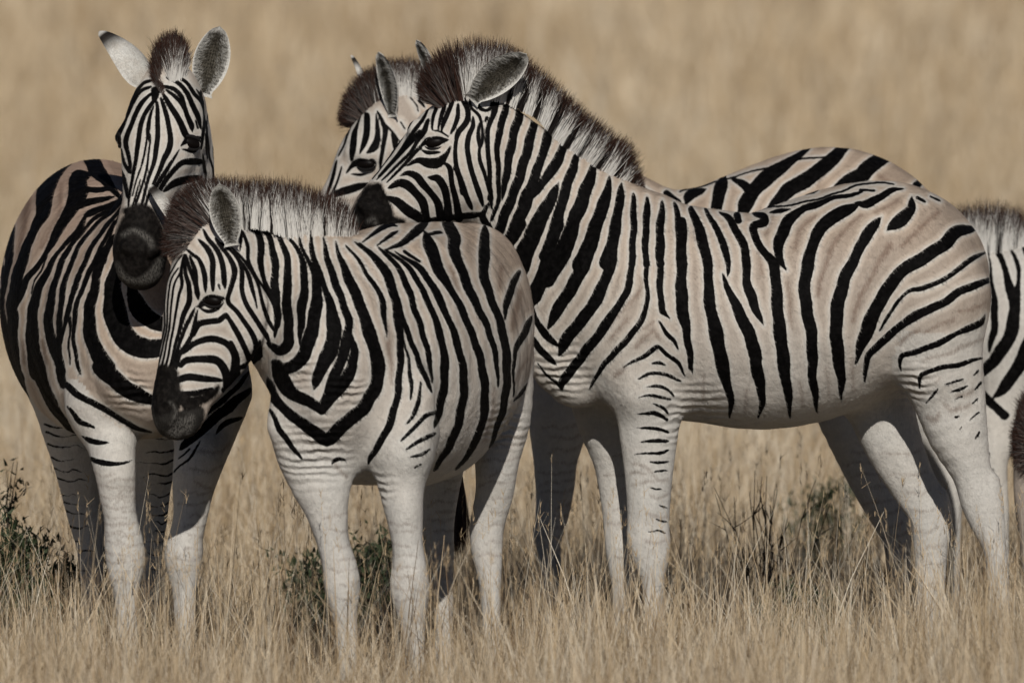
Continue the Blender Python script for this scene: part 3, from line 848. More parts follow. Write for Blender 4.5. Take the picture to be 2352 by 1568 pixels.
class PMap:
    """distance maps over a zebra's flank plane"""
    def __init__(s, lines, box):
        s.x0, s.y0, x1, y1 = box; s.wob = 1.0
        s.W = int(x1 - s.x0) + 1; s.H = int(y1 - s.y0) + 1
        s.L = {k: np.full((s.H, s.W), 60.0, np.float32) for k in 'KSMGWN'}
        for k, pts in lines: s.add(k, pts)
        s.L['K'] = np.maximum(s.L['K'], -s.L['W'])
    def add(s, k, pts):
        S = crom(pts, 4) if len(pts) > 2 else np.array(pts, float)
        if len(S) < 2: return
        D = s.L[k]
        for i in range(len(S) - 1):
            a, b = S[i], S[i + 1]
            r = max(a[2], b[2]) + 22
            xa = max(int(min(a[0], b[0]) - r - s.x0), 0); xb = min(int(max(a[0], b[0]) + r - s.x0) + 1, s.W)
            ya = max(int(min(a[1], b[1]) - r - s.y0), 0); yb = min(int(max(a[1], b[1]) + r - s.y0) + 1, s.H)
            if xa >= xb or ya >= yb: continue
            X = np.arange(xa, xb)[None, :] + s.x0 - a[0]; Y = np.arange(ya, yb)[:, None] + s.y0 - a[1]
            dx, dy = b[0] - a[0], b[1] - a[1]
            t = np.clip((X * dx + Y * dy) / (dx * dx + dy * dy + 1e-9), 0, 1)
            d = np.sqrt((X - t * dx) ** 2 + (Y - t * dy) ** 2) - (a[2] + (b[2] - a[2]) * t)
            D[ya:yb, xa:xb] = np.minimum(D[ya:yb, xa:xb], d)
    def get(s, k, x, y):
        if k in 'KS':      # hand-grown wobble of the bands
            wx = 1.2 * np.sin(y * .09 + 1.7 * np.sin(x * .04)) + 0.3 * np.sin(y * .33 + x * .21)
            wy = 1.2 * np.sin(x * .08 + 1.9 * np.sin(y * .05)) + 0.3 * np.sin(x * .37 - y * .23)
            x = x + wx * s.wob; y = y + wy * s.wob
        u = np.clip(x - s.x0, 0, s.W - 1.001); v = np.clip(y - s.y0, 0, s.H - 1.001)
        i = u.astype(int); j = v.astype(int); f = u - i; g = v - j
        A = s.L[k]
        return (A[j, i] * (1 - f) + A[j, i + 1] * f) * (1 - g) + (A[j + 1, i] * (1 - f) + A[j + 1, i + 1] * f) * g

GID = {'body': 0, 'head': 1, 'leg': 2, 'farleg': 3}
def leg_bands(path, r, y0, y1, step=24, k='S', w=3.0, side=1, seed=0):
    rr = np.random.default_rng(seed)
    P = np.array(path, float); out = []
    y = y0; w = w * (0.4 if k == 'S' else 1)
    while y < y1:
        cx = np.interp(y, P[:, 1], P[:, 0]); rad = np.interp(y, P[:, 1], P[:, 3]) if P.shape[1] > 3 else r
        a = cx + side * rad * rr.uniform(-0.9, 0.2); b = cx + side * rad * 1.1
        c = rr.uniform(-6, 8)
        m = (a * .5 + b * .5); out.append((k, [(a, y + c + 3, w * 0.2), (a * .7 + b * .3, y + rr.uniform(-3, 5), w * rr.uniform(.3, .8)), (m, y + rr.uniform(1, 6), w * rr.uniform(.4, .9)), (a * .25 + b * .75, y + rr.uniform(-1, 3), w * rr.uniform(.6, 1)), (b, y - 6, w)]))
        y += step * rr.uniform(0.7, 1.35)
    return out

def strands(rows, n, zY, width, pm=None, stiff=0.12, seed=3, taper=True, wide=0.0010, inset=9, jitter=0.10, core=True, tk=1.0):
    """hair blades between root and tip rows: (rootx, rooty, tipx, tipy, dY, dark, lateral half width m)"""
    rr = np.random.default_rng(seed)
    R = crom([(a[0], a[1], a[2], a[3], a[4], a[5], a[6]) for a in rows], 8)
    u = rr.uniform(0, len(R) - 1.001, n); i = u.astype(int); f = (u - i)[:, None]
    q = R[i] * (1 - f) + R[i + 1] * f
    lat = rr.normal(0, 0.55, n).clip(-1.3, 1.3) * q[:, 6]
    root = np.array([at(a, b, zY + c) for a, b, c in zip(q[:, 0], q[:, 1], q[:, 4])])
    tip = np.array([at(a, b, zY + c) for a, b, c in zip(q[:, 2], q[:, 3], q[:, 4])])
    L = np.linalg.norm(tip - root, axis=1, keepdims=True)
    d = (tip - root) / (L + 1e-9)
    clump = (np.sin(u * 9.7) + np.sin(u * 23.1 + 1.7) + np.sin(u * 51.0 + 3 * lat / .02)) * 0.4
    ln = L * (0.95 + 0.12 * clump[:, None] + rr.uniform(-0.30, 0.13, (n, 1)))
    root = root + np.stack([lat * 0, lat, -np.abs(lat) * 0.5], 1) - d * 0.012
    jit = rr.normal(0, jitter, (n, 3)); jit[:, 1] += lat / (q[:, 6] + 1e-6) * 0.10
    d1 = d + jit * 0.5; d1 /= np.linalg.norm(d1, axis=1, keepdims=True)
    d2 = d + jit; d2 /= np.linalg.norm(d2, axis=1, keepdims=True)
    side = np.cross(d, np.array([0, 1.0, 0])) + rr.normal(0, 0.22, (n, 3))
    side /= np.linalg.norm(side, axis=1, keepdims=True)
    nseg = 4
    V = []; T = []
    for s_ in range(nseg + 1):
        t = s_ / nseg
        p = root + (d1 * (1 - t) + d2 * t) * ln * t
        w = wide * (1 - t * 0.85)
        V += [p - side * w, p + side * w]; T += [t, t]
    V = np.stack(V, 1)                                  # n, 2*(nseg+1), 3
    nv = V.shape[1]
    F = []
    for s_ in range(nseg):
        a = 2 * s_; F.append([a, a + 1, a + 3, a + 2])
    F = (np.array(F)[None] + (np.arange(n) * nv)[:, None, None]).reshape(-1, 4)
    t_att = np.tile(np.array(T), n) * tk; rnd = np.repeat(rr.uniform(0, 1, n), nv)
    dk = np.repeat(np.clip(((q[:, 5] + 0.30 * clump + rr.uniform(-.12, .12, n)) > .5) * rr.uniform(.85, 1, n), 0, 1), nv)
    if pm is not None:
        dp = np.stack([q[:, 2] - q[:, 0], q[:, 3] - q[:, 1]], 1); dp /= np.linalg.norm(dp, axis=1, keepdims=True) + 1e-9
        x = q[:, 0] - dp[:, 0] * inset; y = q[:, 1] - dp[:, 1] * inset
        sk = np.repeat(pm.get('K', x, y) + 1.8, nv)
    else: sk = np.full(n * nv, 20.0)
    V = V.reshape(-1, 3)
    # the dense inner body of the mane: two leaning sheets under the loose hair
    if core:
        nu, nt = len(R) * 3, 9
        uu = np.linspace(0, len(R) - 1.001, nu); ii = uu.astype(int); ff = (uu - ii)[:, None]
        qq = R[ii] * (1 - ff) + R[ii + 1] * ff
        ra = np.array([at(a, b, zY + c) for a, b, c in zip(qq[:, 0], qq[:, 1], qq[:, 4])]); ta = np.array([at(a, b, zY + c) for a, b, c in zip(qq[:, 2], qq[:, 3], qq[:, 4])])
        if pm is not None:
            dp = np.stack([qq[:, 2] - qq[:, 0], qq[:, 3] - qq[:, 1]], 1); dp /= np.linalg.norm(dp, axis=1, keepdims=True) + 1e-9
            sk2 = pm.get('K', qq[:, 0] - dp[:, 0] * inset, qq[:, 1] - dp[:, 1] * inset) + 1.8
        else: sk2 = np.full(nu, 20.0)
        CV = []; CT = []; CR = []
        for sg in (-1, 1):
            for k_ in range(nt):
                t = k_ / (nt - 1); h_ = 0.66 * t
                off = sg * qq[:, 6] * 0.55 * (1 - t) ** 0.6
                P = ra + (ta - ra) * h_ - (ta - ra) / (np.linalg.norm(ta - ra, axis=1, keepdims=True) + 1e-9) * 0.014 * (1 - t)
                P = P + np.stack([off * 0, off + rr.normal(0, .0012, nu), off * 0], 1)
                CV.append(P); CT.append(np.full(nu, h_ * tk)); CR.append(rr.uniform(0, 1, nu))
        CV = np.vstack(CV); CT = np.concatenate(CT); CR = np.concatenate(CR)
        CF = []
        for sgi in range(2):
            for k_ in range(nt - 1):
                a = np.arange(nu - 1) + (sgi * nt + k_) * nu
                CF.append(np.stack([a, a + 1, a + nu + 1, a + nu], 1))
        CF = np.vstack(CF) + len(V)
        V = np.vstack([V, CV]); F = np.vstack([F, CF])
        t_att = np.concatenate([t_att, CT]); rnd = np.concatenate([rnd, CR]); m2 = 2 * nt
        dk = np.concatenate([dk, np.tile((qq[:, 5] > .5).astype(float), m2)]); sk = np.concatenate([sk, np.tile(sk2, m2)])
    return V, F, dict(t=t_att, rnd=rnd, dk=dk, sK=sk)

def ear_mesh(base, tip, w, face, cup=0.55, pw=1.1, Yb=0.0, Yt=0.0, seed=1, roll=0.0):
    B = at(base[0], base[1], Yb); T = at(tip[0], tip[1], Yt)
    ax = T - B; L = np.linalg.norm(ax); ax /= L
    nf = np.array(face, float); nf -= nf.dot(ax) * ax; nf /= np.linalg.norm(nf)
    sd = np.cross(ax, nf)
    W = w * px(Yb) * 0.5
    nu, nv = 22, 17
    V = []; E = []; IN = []; TD = []
    for side_ in (0, 1):
        for i in range(nu):
            u = i / (nu - 1)
            prof = (max(math.sin(math.pi * min(u, 1) ** pw), 0) ** 0.55) * (1 - 0.05 * u)
            prof = max(prof, 0.50 * (1 - u / 0.25) if u < 0.25 else 0)
            ww = W * prof
            for j in range(nv):
                v = -1 + 2 * j / (nv - 1)
                ang = v * 1.12 * (1.2 - 0.25 * u)
                x = math.sin(ang) / math.sin(1.25) * ww if abs(ang) < 1.45 else math.copysign(1, ang) * ww * 1.04
                z = (1 - math.cos(ang)) * ww * cup * 0.95
                th = 0.0045 * (1 - abs(v) ** 6) if side_ else 0.0
                bend = 0.10 * L * math.sin(math.pi * u) * 0.5
                P = B + ax * (u * L) + sd * x + nf * (z - th - bend - ww * cup * 0.6)
                V.append(P)
                e = abs(v) ** 1.5
                e = max(e, (u - 0.72) / 0.28 if u > 0.72 else 0, (0.2 - u) / 0.2 * 0.9 if u < 0.2 else 0)
                E.append(e); IN.append(1.0 - side_); TD.append(max(0.0, (u - 0.62) / 0.2) if side_ and u < .93 else 0.0)
    V = np.array(V)
    F = []
    N1 = nu * nv
    for i in range(nu - 1):
        for j in range(nv - 1):
            a = i * nv + j
            F.append([a, a + 1, a + nv + 1, a + nv]); b = a + N1; F.append([b, b + nv, b + nv + 1, b + 1])
    for i in range(nu - 1):
        for j in (0, nv - 1):
            a = i * nv + j; F.append([a, a + nv, a + nv + N1, a + N1])
    for j in range(nv - 1):
        a = (nu - 1) * nv + j; F.append([a, a + 1, a + 1 + N1, a + N1])
    # long pale hairs fringing and filling the cup
    rr = np.random.default_rng(seed); n = 2600
    u = rr.uniform(0.05, 0.90, n); v = np.sign(rr.uniform(-1, 1, n)) * rr.uniform(0.02, 0.85, n)
    ii = (u * (nu - 1)).astype(int); jj = ((v + 1) / 2 * (nv - 1)).astype(int)
    root = V[ii * nv + jj]
    cen = B + ax * (u * L)[:, None]
    inward = cen - root; inward /= np.linalg.norm(inward, axis=1, keepdims=True) + 1e-9
    d = inward * 0.6 + ax * 0.75 + nf * 0.3 + rr.normal(0, 0.22, (n, 3))
    d /= np.linalg.norm(d, axis=1, keepdims=True)
    ln = rr.uniform(0.006, 0.018, n)[:, None] * (L / 0.16)
    s_ = np.cross(d, nf) + 1e-6; s_ /= np.linalg.norm(s_, axis=1, keepdims=True)
    hv = np.stack([root - s_ * 0.00045, root + s_ * 0.00045, root + d * ln + s_ * 0.0002, root + d * ln - s_ * 0.0002], 1).reshape(-1, 3)
    hf = np.arange(n * 4).reshape(n, 4) + len(V)
    V = np.vstack([V, hv]); F = np.vstack([np.array(F), hf])
    E = np.concatenate([E, np.repeat(np.clip(np.abs(v) * 0.95 + rr.uniform(-.25, .3, n), 0, 1.2), 4)])
    IN = np.concatenate([IN, np.ones(4 * n)]); TD = np.concatenate([TD, np.zeros(4 * n)])
    return V, F, dict(edge=E, inner=IN, tipd=np.clip(TD, 0, 1))

def ellipsoid(c, r, ax, n=20, m=14):
    """ax: 3x3 rows = local axes"""
    V = []; F = []
    for i in range(m + 1):
        th = math.pi * i / m
        for j in range(n):
            ph = 2 * math.pi * j / n
            q = np.array([math.sin(th) * math.cos(ph) * r[0], math.sin(th) * math.sin(ph) * r[1], math.cos(th) * r[2]])
            V.append(c + q @ ax)
    for i in range(m):
        for j in range(n):
            F.append([i * n + j, i * n + (j + 1) % n, (i + 1) * n + (j + 1) % n, (i + 1) * n + j])
    return np.array(V), np.array(F)

def build_zebra(z):
    Yb = z['Y']; h = z.get('h', 0.0075)
    prims = []
    for gname, ref, k, n, pts in z['prims']:
        sub = gname.startswith('-'); g = gname.lstrip('-')
        st = []
        for p in pts:
            x, y, dY, r1, r2 = p
            if 'leg' in g and y > 940: r1 *= z.get('legk', 1.05); r2 *= z.get('legk', 1.05)
            P = at(x, y, Yb + dY); s = px(Yb + dY)
            st.append([P[0], P[1], P[2], r1 * s, r2 * s])
        prims.append((GID[g], ref, k, n, sub, np.array(st)))
    allp = np.vstack([p[5] for p in prims if not p[4]])
    m = allp[:, 3:].max(1)[:, None] + 0.03
    lo = (allp[:, :3] - m).min(0); hi = (allp[:, :3] + m).max(0)
    lo[2] = max(lo[2], -0.03)
    F = Field(lo, hi, h)
    for g, ref, k, n, sub, st in prims: F.tube(st, ref, k, g, n, sub)
    V, Q = F.mesh()
    V = relax(V, Q, 3)
    me = new_mesh("tmp", V, Q, None)
    o = bpy.data.objects.new("tmp", me); scene.collection.objects.link(o)
    if z.get('sub', 1):
        md = o.modifiers.new("s", 'SUBSURF'); md.levels = 1; md.render_levels = 1
    dg = bpy.context.evaluated_depsgraph_get()
    me2 = bpy.data.meshes.new_from_object(o.evaluated_get(dg), depsgraph=dg)
    bpy.data.objects.remove(o); bpy.data.meshes.remove(me)
    nv = len(me2.vertices)
    co = np.empty(nv * 3, np.float32); me2.vertices.foreach_get("co", co); co = co.reshape(-1, 3).astype(float)
    gid = F.sample_gid(co)
    x, y = proj(co)
    bx = (x.min() - 5, y.min() - 5, x.max() + 5, y.max() + 5)
    sb, sh = STR.get(z['id'] + ' body', []), STR.get(z['id'] + ' head', [])
    if not z.get('split'): sb = sh = sb + sh
    pb = PMap(sb + z.get('bands', []), bx)
    ph = PMap(sh, bx)
    pf = PMap(z.get('farbands', []), bx)
    ph.wob = 0.35
    A = {k: np.full(nv, 60.0) for k in ('sK', 'sS', 'sM', 'sG', 'sN')}
    for g, pm in ((0, pb), (1, ph), (2, pb), (3, pf)):
        mk = gid == g
        for a, l in (('sK', 'K'), ('sS', 'S'), ('sM', 'M'), ('sG', 'G'), ('sN', 'N')):
            A[a][mk] = pm.get(l, x[mk], y[mk])
    yt, yb2 = z['tint']
    tb = np.clip((yb2 - y) / (yb2 - yt), 0, 1) ** 0.8 * z.get('tmax', 0.85) + 0.05
    tint = np.where(gid == 1, 0.55, tb)
    if 'neck_tint' in z:
        nx, ny, nt = z['neck_tint']; tint = np.where((x > nx) & (y < ny), np.minimum(tint, nt), tint)
    tint = np.where(gid >= 2, np.minimum(tb, 0.12), tint)
    A['tint'] = tint
    A['fw'] = np.where(gid == 1, 0.08, 0.17)
    wr = np.zeros(nv)
    for (wx, wy, wrad) in z.get('wrinkle', []):
        wr = np.maximum(wr, np.clip(1 - np.hypot(x - wx, y - wy) / wrad, 0, 1))
    A['wrk'] = wr
    for nme in list(a.name for a in me2.attributes if a.name in A): me2.attributes.remove(me2.attributes[nme])
    set_attrs(me2, A)
    me2.name = "zebra_body"
    me2.polygons.foreach_set("use_smooth", np.ones(len(me2.polygons), bool))
    me2.materials.clear(); me2.materials.append(COAT)
    # the origin at the feet
    base = np.array([co[:, 0].mean(), co[:, 1].mean(), 0.0])
    me2.vertices.foreach_set("co", (co - base).astype(np.float32).ravel()); me2.update()
    body = bpy.data.objects.new("zebra", me2); scene.collection.objects.link(body)
    body.location = base
    tag(body, z['label'], "zebra", "zebras of the herd standing in dry grass")
    def child(name, V, Fc, mat, attrs=None, smooth=True):
        me = new_mesh(name, V - base, Fc, mat, smooth, attrs)
        o = bpy.data.objects.new(name, me); scene.collection.objects.link(o); o.parent = body
        return o
    nf = z.get('fur', 150000)
    if nf:      # short lying hair over the whole coat
        rr = np.random.default_rng(len(z['id']))
        npoly = len(me2.polygons); lv = np.empty(len(me2.loops), np.int32); me2.loops.foreach_get("vertex_index", lv)
        no = np.empty(nv * 3, np.float32); me2.vertices.foreach_get("normal", no); no = no.reshape(-1, 3).astype(float)
        pick = lv.reshape(-1, 4)[rr.integers(0, npoly, nf)]
        w = rr.dirichlet((1, 1, 1, 1), nf)
        ok = co[pick[:, 0], 2] > 0.12
        pick, w = pick[ok], w[ok]
        P = (co[pick] * w[:, :, None]).sum(1); Nn = no[pick[:, 0]]
        fl = np.array(z.get('flow', (0.55, 0.0, -0.85))) + rr.normal(0, 0.22, (len(P), 3))
        D = fl - (fl * Nn).sum(1)[:, None] * Nn; D /= np.linalg.norm(D, axis=1)[:, None] + 1e-9
        S_ = np.cross(Nn, D)
        ln_ = rr.uniform(.005, .010, (len(P), 1)); wd = rr.uniform(.0003, .0006, (len(P), 1))
        lift = rr.uniform(.10, .38, (len(P), 1))
        hd = gid[pick[:, 0]] == 1; ln_[hd] *= 0.6; ln_[gid[pick[:, 0]] >= 2] *= 0.7
        HV = np.stack([P - S_ * wd, P + S_ * wd, P + (D + Nn * lift) * ln_], 1).reshape(-1, 3)
        HF = np.arange(len(HV)).reshape(-1, 3)
        child("coat_hair", HV, HF, COAT, {k: np.repeat((A[k][pick] * w).sum(1) * (0 if k == 'fw' else 1), 3) for k in A}, smooth=False)
    if z.get('mane'):
        for kw in z['mane']:
            kw = dict(kw); nm = kw.pop('name', 'mane'); rows = kw.pop('rows'); n = kw.pop('n')
            Vm, Fm, At = strands(rows, n, Yb, 0, pm=pb if kw.pop('stripes', True) else None, **kw)
            child(nm, Vm, Fm, MANE, At, smooth=False)
    for e in z.get('ears', []):
        Ve, Fe, Ae = ear_mesh(Yb=Yb + e.pop('dYb'), Yt=Yb + e.pop('dYt'), **e)
        child("ear", Ve, Fe, EAR, Ae)
    for (ex, ey, rw, rh, tilt, nx) in z.get('eyes', []):
        m = (np.hypot(x - ex, y - ey) < 7) & (gid == 1)
        if not m.any(): continue
        yy = np.quantile(co[m][:, 1], 0.1)
        nrm = np.array(nx, float); nrm /= np.linalg.norm(nrm)
        c = at(ex, ey, yy) - nrm * (0.0065)
        up = np.array([math.sin(tilt), 0, math.cos(tilt)]); up -= up.dot(nrm) * nrm; up /= np.linalg.norm(up)
        sd = np.cross(up, nrm)
        s = px(yy)
        Ve, Fe = ellipsoid(c, (rw * s, 0.010, rh * s), np.array([sd, nrm, up]))
        child("eye", Ve, Fe, EYE)
        # lids: two arched ridges hugging the ball
        for sg, nm in ((1, 'upper_eyelid'), (-1, 'lower_eyelid')):
            Vl = []; 
            for i in range(25):
                a = math.pi * i / 24
                pc = c + sd * (math.cos(a) * rw * s * 1.16) + up * (sg * math.sin(a) * rh * s * (1.10 if sg > 0 else 1.15)) + nrm * (0.0045 * math.sin(a) + (0.001 if sg > 0 else -0.002))
                rd = (0.0045 if sg > 0 else 0.004) * (0.35 + 0.65 * math.sin(a))
                for j in range(8):
                    b = 2 * math.pi * j / 8
                    Vl.append(pc + nrm * (math.cos(b) * rd) + up * (math.sin(b) * rd))
            Fl = [[i * 8 + j, i * 8 + (j + 1) % 8, (i + 1) * 8 + (j + 1) % 8, (i + 1) * 8 + j] for i in range(24) for j in range(8)]
            child(nm, np.array(Vl), np.array(Fl), LID)
    for t in z.get('tails', []):
        Vt, Ft, At = strands(t['rows'], t['n'], Yb, 0, pm=None, jitter=t.get('jitter', .05), seed=5, wide=0.0011, core=False)
        child("tail_tuft", Vt, Ft, MANE, At, smooth=False)
    return body
LID = plain("eyelid_skin", (0.006, 0.005, 0.005), 0.8, 90)
# ------------------------------------------------------------------ ground
def hgt(X, Y):
    r = np.clip(Y - 14, 0, None)
    return 0.022 * r + 0.02 * np.sin(X * 0.7 + Y * 0.3) * np.clip(np.abs(Y) / 10, 0, 1) * 1.0
def ground():
    ys = np.concatenate([np.linspace(-40, -6, 12), np.linspace(-5, 14, 40), np.geomspace(15, 700, 60)])
    xs = np.concatenate([-np.geomspace(400, 6, 22), np.linspace(-5, 5, 21), np.geomspace(6, 400, 22)])
    Xg, Yg = np.meshgrid(xs, ys)
    V = np.stack([Xg, Yg, hgt(Xg, Yg)], -1).reshape(-1, 3)
    nx = len(xs); F = []
    for j in range(len(ys) - 1):
        a = np.arange(nx - 1) + j * nx
        F.append(np.stack([a, a + 1, a + nx + 1, a + nx], 1))
    N = NT("dry_soil")
    pos = N.n('ShaderNodeTexCoord').outputs['Object']
    a = N.noise(1.3, 4, 0.6, pos); b = N.noise(30, 4, 0.7, pos)
    ln = N.n('ShaderNodeMapping'); N.put(ln.inputs[0], pos); ln.inputs['Scale'].default_value = (1.0, 0.25, 1)
    c = N.noise(0.35, 3, 0.6, ln.outputs[0])
    col = N.mix(N.step(a, .3, .7), rgb(.40, .32, .235), rgb(.56, .465, .35))
    col = N.mix(N.step(c, .35, .65), col, rgb(.64, .545, .42))
    col = N.mix(N.math('MULTIPLY', N.step(b, .45, .75), .5), col, rgb(.22, .17, .12))
    N.put(N.b.inputs['Base Color'], col); N.b.inputs['Roughness'].default_value = .95
    N.b.inputs['Specular IOR Level'].default_value = .1
    me = new_mesh("ground", V, np.vstack(F), N.m)
    tag(link("ground", me), "dry savanna ground under straw coloured grass", "ground", kind="structure")
ground()
# ------------------------------------------------------------------ grass
def blades(P, H, W, rr, lean=0.35, nseg=3, azm=None):
    """P: n,3 roots; H, W: heights and half widths"""
    n = len(P)
    az = rr.uniform(0, 2 * math.pi, n) if azm is None else azm
    ln = np.abs(rr.normal(0, lean, n)) * np.where(rr.uniform(0, 1, n) < .22, 2.2, 1) + 0.03
    ln = np.minimum(ln, 1.6)
    D = np.stack([np.cos(az) * ln, np.sin(az) * ln, np.zeros(n)], 1)
    fa = rr.uniform(0, math.pi, n)
    S = np.stack([np.cos(fa), np.sin(fa), np.zeros(n)], 1)
    V = []
    for s in range(nseg + 1):
        t = s / nseg
        p = P + np.array([0, 0, 1.0]) * (H * t * (1 - 0.25 * ln * t))[:, None] + D * (H * t * (0.55 + 0.45 * t))[:, None]
        w = (W * (1 - 0.8 * t ** 1.5))[:, None]
        V += [p - S * w, p + S * w]
    V = np.stack(V, 1); nv = V.shape[1]
    F = np.array([[2 * s, 2 * s + 1, 2 * s + 3, 2 * s + 2] for s in range(nseg)])
    F = (F[None] + (np.arange(n) * nv)[:, None, None]).reshape(-1, 4)
    tipc = P + np.array([0, 0, 1.0]) * (H * (1 - 0.25 * ln))[:, None] + D * H[:, None]
    return V.reshape(-1, 3), F, nv, tipc, D
def clump_field(X, Y, f=1.0):
    return (np.sin(X * 5.1 * f + 1.3 * np.sin(Y * 3.1 * f)) + np.sin(Y * 4.3 * f + 1.7 * np.sin(X * 2.3 * f) + 2) + np.sin((X + Y) * 9.7 * f)) / 3
def scatter(y0, y1, dens, rr, margin=0.5):
    Y = []
    area = 0
    # width of the view grows with distance
    n = int(dens * (y1 - y0) * ((CAM_D + (y0 + y1) / 2) / CAM_D * 2.47 + 2 * margin))
    y = rr.uniform(y0, y1, n)
    hw = (CAM_D + y) / CAM_D * 1.235 + margin
    x = rr.uniform(-1, 1, n) * hw
    return x, y
STRAW = blade_material("dry_grass", [(.13, .085, .05), (.36, .25, .145), (.62, .47, .29), (.82, .67, .47), (.88, .79, .64)], transl=.10)
def grass():
    rr = np.random.default_rng(11)
    Vs = []; Fs = []; R = []; off = 0
    def put(x, y, H, W, lean, nseg=3, shade=0.0):
        nonlocal off
        P = np.stack([x, y, hgt(x, y) - 0.01], 1)
        V, F, nv, tip, D = blades(P, H, W, rr, lean, nseg)
        Vs.append(V); Fs.append(F + off); off += len(V)
        b_ = rr.beta(1.3, 1.1, len(x))
        if y[0] > 14: b_ = 0.55 * b_ + 0.17 + 0.08 * clump_field(x, y * .3, .25)
        tone = np.clip(b_ + 0.22 * clump_field(x, y, .55) + shade, 0, 1)
        R.append(np.repeat(tone, nv))
        return tip, D
    bands = [(-5.4, -0.6, 2600, .0016), (-0.6, 3.0, 2100, .0015), (3.0, 8, 1150, .0023), (8, 16, 600, .0035), (16, 32, 200, .006), (32, 60, 64, .011), (60, 115, 18, .022), (115, 200, 4, .05)]
    for y0, y1, dn, w in bands:
        x, y = scatter(y0, y1, dn, rr, 0.5 + max(0, y1) * .13)
        c = clump_field(x, y)
        keep = rr.uniform(0, 1, len(x)) < np.clip(0.72 + 0.45 * c, 0.15, 1)
        x, y, c = x[keep], y[keep], c[keep]
        H = (0.31 - 0.10 * np.clip((y + 1.3) / .9, 0, 1) + 0.09 * np.clip((y - 2) / 2, 0, 1) + 0.08 * c + 0.06 * clump_field(x, y, .3) + 0.07 * np.clip((x - .75) / .3, 0, 1) * (y < 1) + rr.normal(0, .085, len(x))).clip(.06, .60)
        far = 1 + max(0, (y0 - 8)) * .006
        put(x, y, H * far, np.full(len(x), w) * rr.uniform(.5, 1.4, len(x)), .34, shade=.10 if y0 >= 8 else 0)
    # low litter
    x, y = scatter(-4.0, 5, 1300, rr); put(x, y, rr.uniform(.03, .12, len(x)), np.full(len(x), .002), .9, 2, -.15)
    # tall thin stems with seed heads
    for y0, y1, dn, w in ((-3.2, 3.0, 110, .0009), (3, 12, 60, .0016), (12, 40, 22, .004)):
        x, y = scatter(y0, y1, dn, rr)
        H = rr.uniform(.32, .62, len(x)); 
        tip, D = put(x, y, H, np.full(len(x), w), .42, 6, .25)
        n = len(x); ns = 7
        pr = np.repeat(tip, ns, 0) - np.repeat(D * .1 + np.array([0, 0, 1.]) , ns, 0) * rr.uniform(0, .05, (n * ns, 1))
        V, F, nv, _, _ = blades(pr, rr.uniform(.010, .022, n * ns), np.full(n * ns, w * 1.1), rr, .5, 1)
        Vs.append(V); Fs.append(F + off); off += len(V); R.append(np.full(len(V), .45))
    V = np.vstack(Vs); F = np.vstack(Fs); R = np.concatenate(R)
    me = new_mesh("grass", V, F, STRAW, smooth=False, attrs=dict(rnd=R))
    tag(link("grass", me), "tall dry straw coloured grass around the zebras' legs", "grass", kind="stuff")
    print("grass faces", len(F))
grass()
# ------------------------------------------------------------------ small shrubs in the grass
LEAF = blade_material("shrub_leaf", [(.030, .045, .020), (.055, .075, .035), (.085, .105, .060)], transl=.15)
TWIG = plain("twig_bark", (.045, .035, .028), .85, 80)
def tubes(lines, rad):
    V = []; F = []; off = 0
    for L in lines:
        L = np.array(L)
        for i, p in enumerate(L):
            r = rad * (1 - .7 * i / (len(L) - 1))
            for j in range(5):
                a = 2 * math.pi * j / 5; V.append(p + np.array([math.cos(a) * r, math.sin(a) * r, 0]))
        for i in range(len(L) - 1):
            for j in range(5): F.append([off + i * 5 + j, off + i * 5 + (j + 1) % 5, off + (i + 1) * 5 + (j + 1) % 5, off + (i + 1) * 5 + j])
        off += 5 * len(L)
    return np.array(V), np.array(F)
def shrub(pxx, Y, w, hh, seed, label, nb=16, leaves=45, mat=None, bare=False):
    rr = np.random.default_rng(seed)
    c = at(pxx, 1400, Y); base = np.array([c[0], Y, float(hgt(np.array([c[0]]), np.array([Y]))[0])])
    lines = []; lp = []
    for b in range(nb):
        az = rr.uniform(0, 2 * math.pi); out = rr.uniform(.1, 1) * w * .5; top = hh * rr.uniform(.6, 1.0)
        pts = [np.array([0, 0, 0.0])]
        for s in range(1, 6):
            t = s / 5
            pts.append(np.array([math.cos(az) * out * t ** 1.2, math.sin(az) * out * t ** 1.2, top * t]) + rr.normal(0, .008, 3))
        lines.append(pts)
        for sidek in range(3):
            s = rr.integers(2, 5); q = pts[s]; dd = rr.normal(0, 1, 3); dd[2] = abs(dd[2]) + .6; dd /= np.linalg.norm(dd)
            tw = [q, q + dd * .03, q + dd * .065 + rr.normal(0, .006, 3)]
            lines.append(tw)
            for _ in range(leaves // 3):
                lp.append(tw[0] + (tw[2] - tw[0]) * rr.uniform(0, 1.1) + rr.normal(0, .008, 3))
        for _ in range(leaves):
            s = rr.uniform(1.5, 5); i = int(min(s, 4)); q = pts[i] + (pts[i + 1] - pts[i]) * (s - i) if i < 5 else pts[5]
            lp.append(q + rr.normal(0, .016, 3))
    V, F = tubes(lines, .0028)
    root = bpy.data.objects.new("shrub" if not bare else "dry_twigs", None); root.location = base; scene.collection.objects.link(root)
    tag(root, label, "shrub" if not bare else "dead plant", "low plants in the grass")
    me = new_mesh("branches", V, F, TWIG); o = bpy.data.objects.new("branches", me); scene.collection.objects.link(o); o.parent = root
    if not bare:
        P = np.array(lp); n = len(P)
        Vl, Fl, nv, _, _ = blades(P, rr.uniform(.010, .024, n), rr.uniform(.003, .0055, n), rr, .9, 2)
        me = new_mesh("leaves", Vl, Fl, LEAF, False, dict(rnd=np.repeat(rr.uniform(0, 1, n), nv)))
        o = bpy.data.objects.new("leaves", me); scene.collection.objects.link(o); o.parent = root
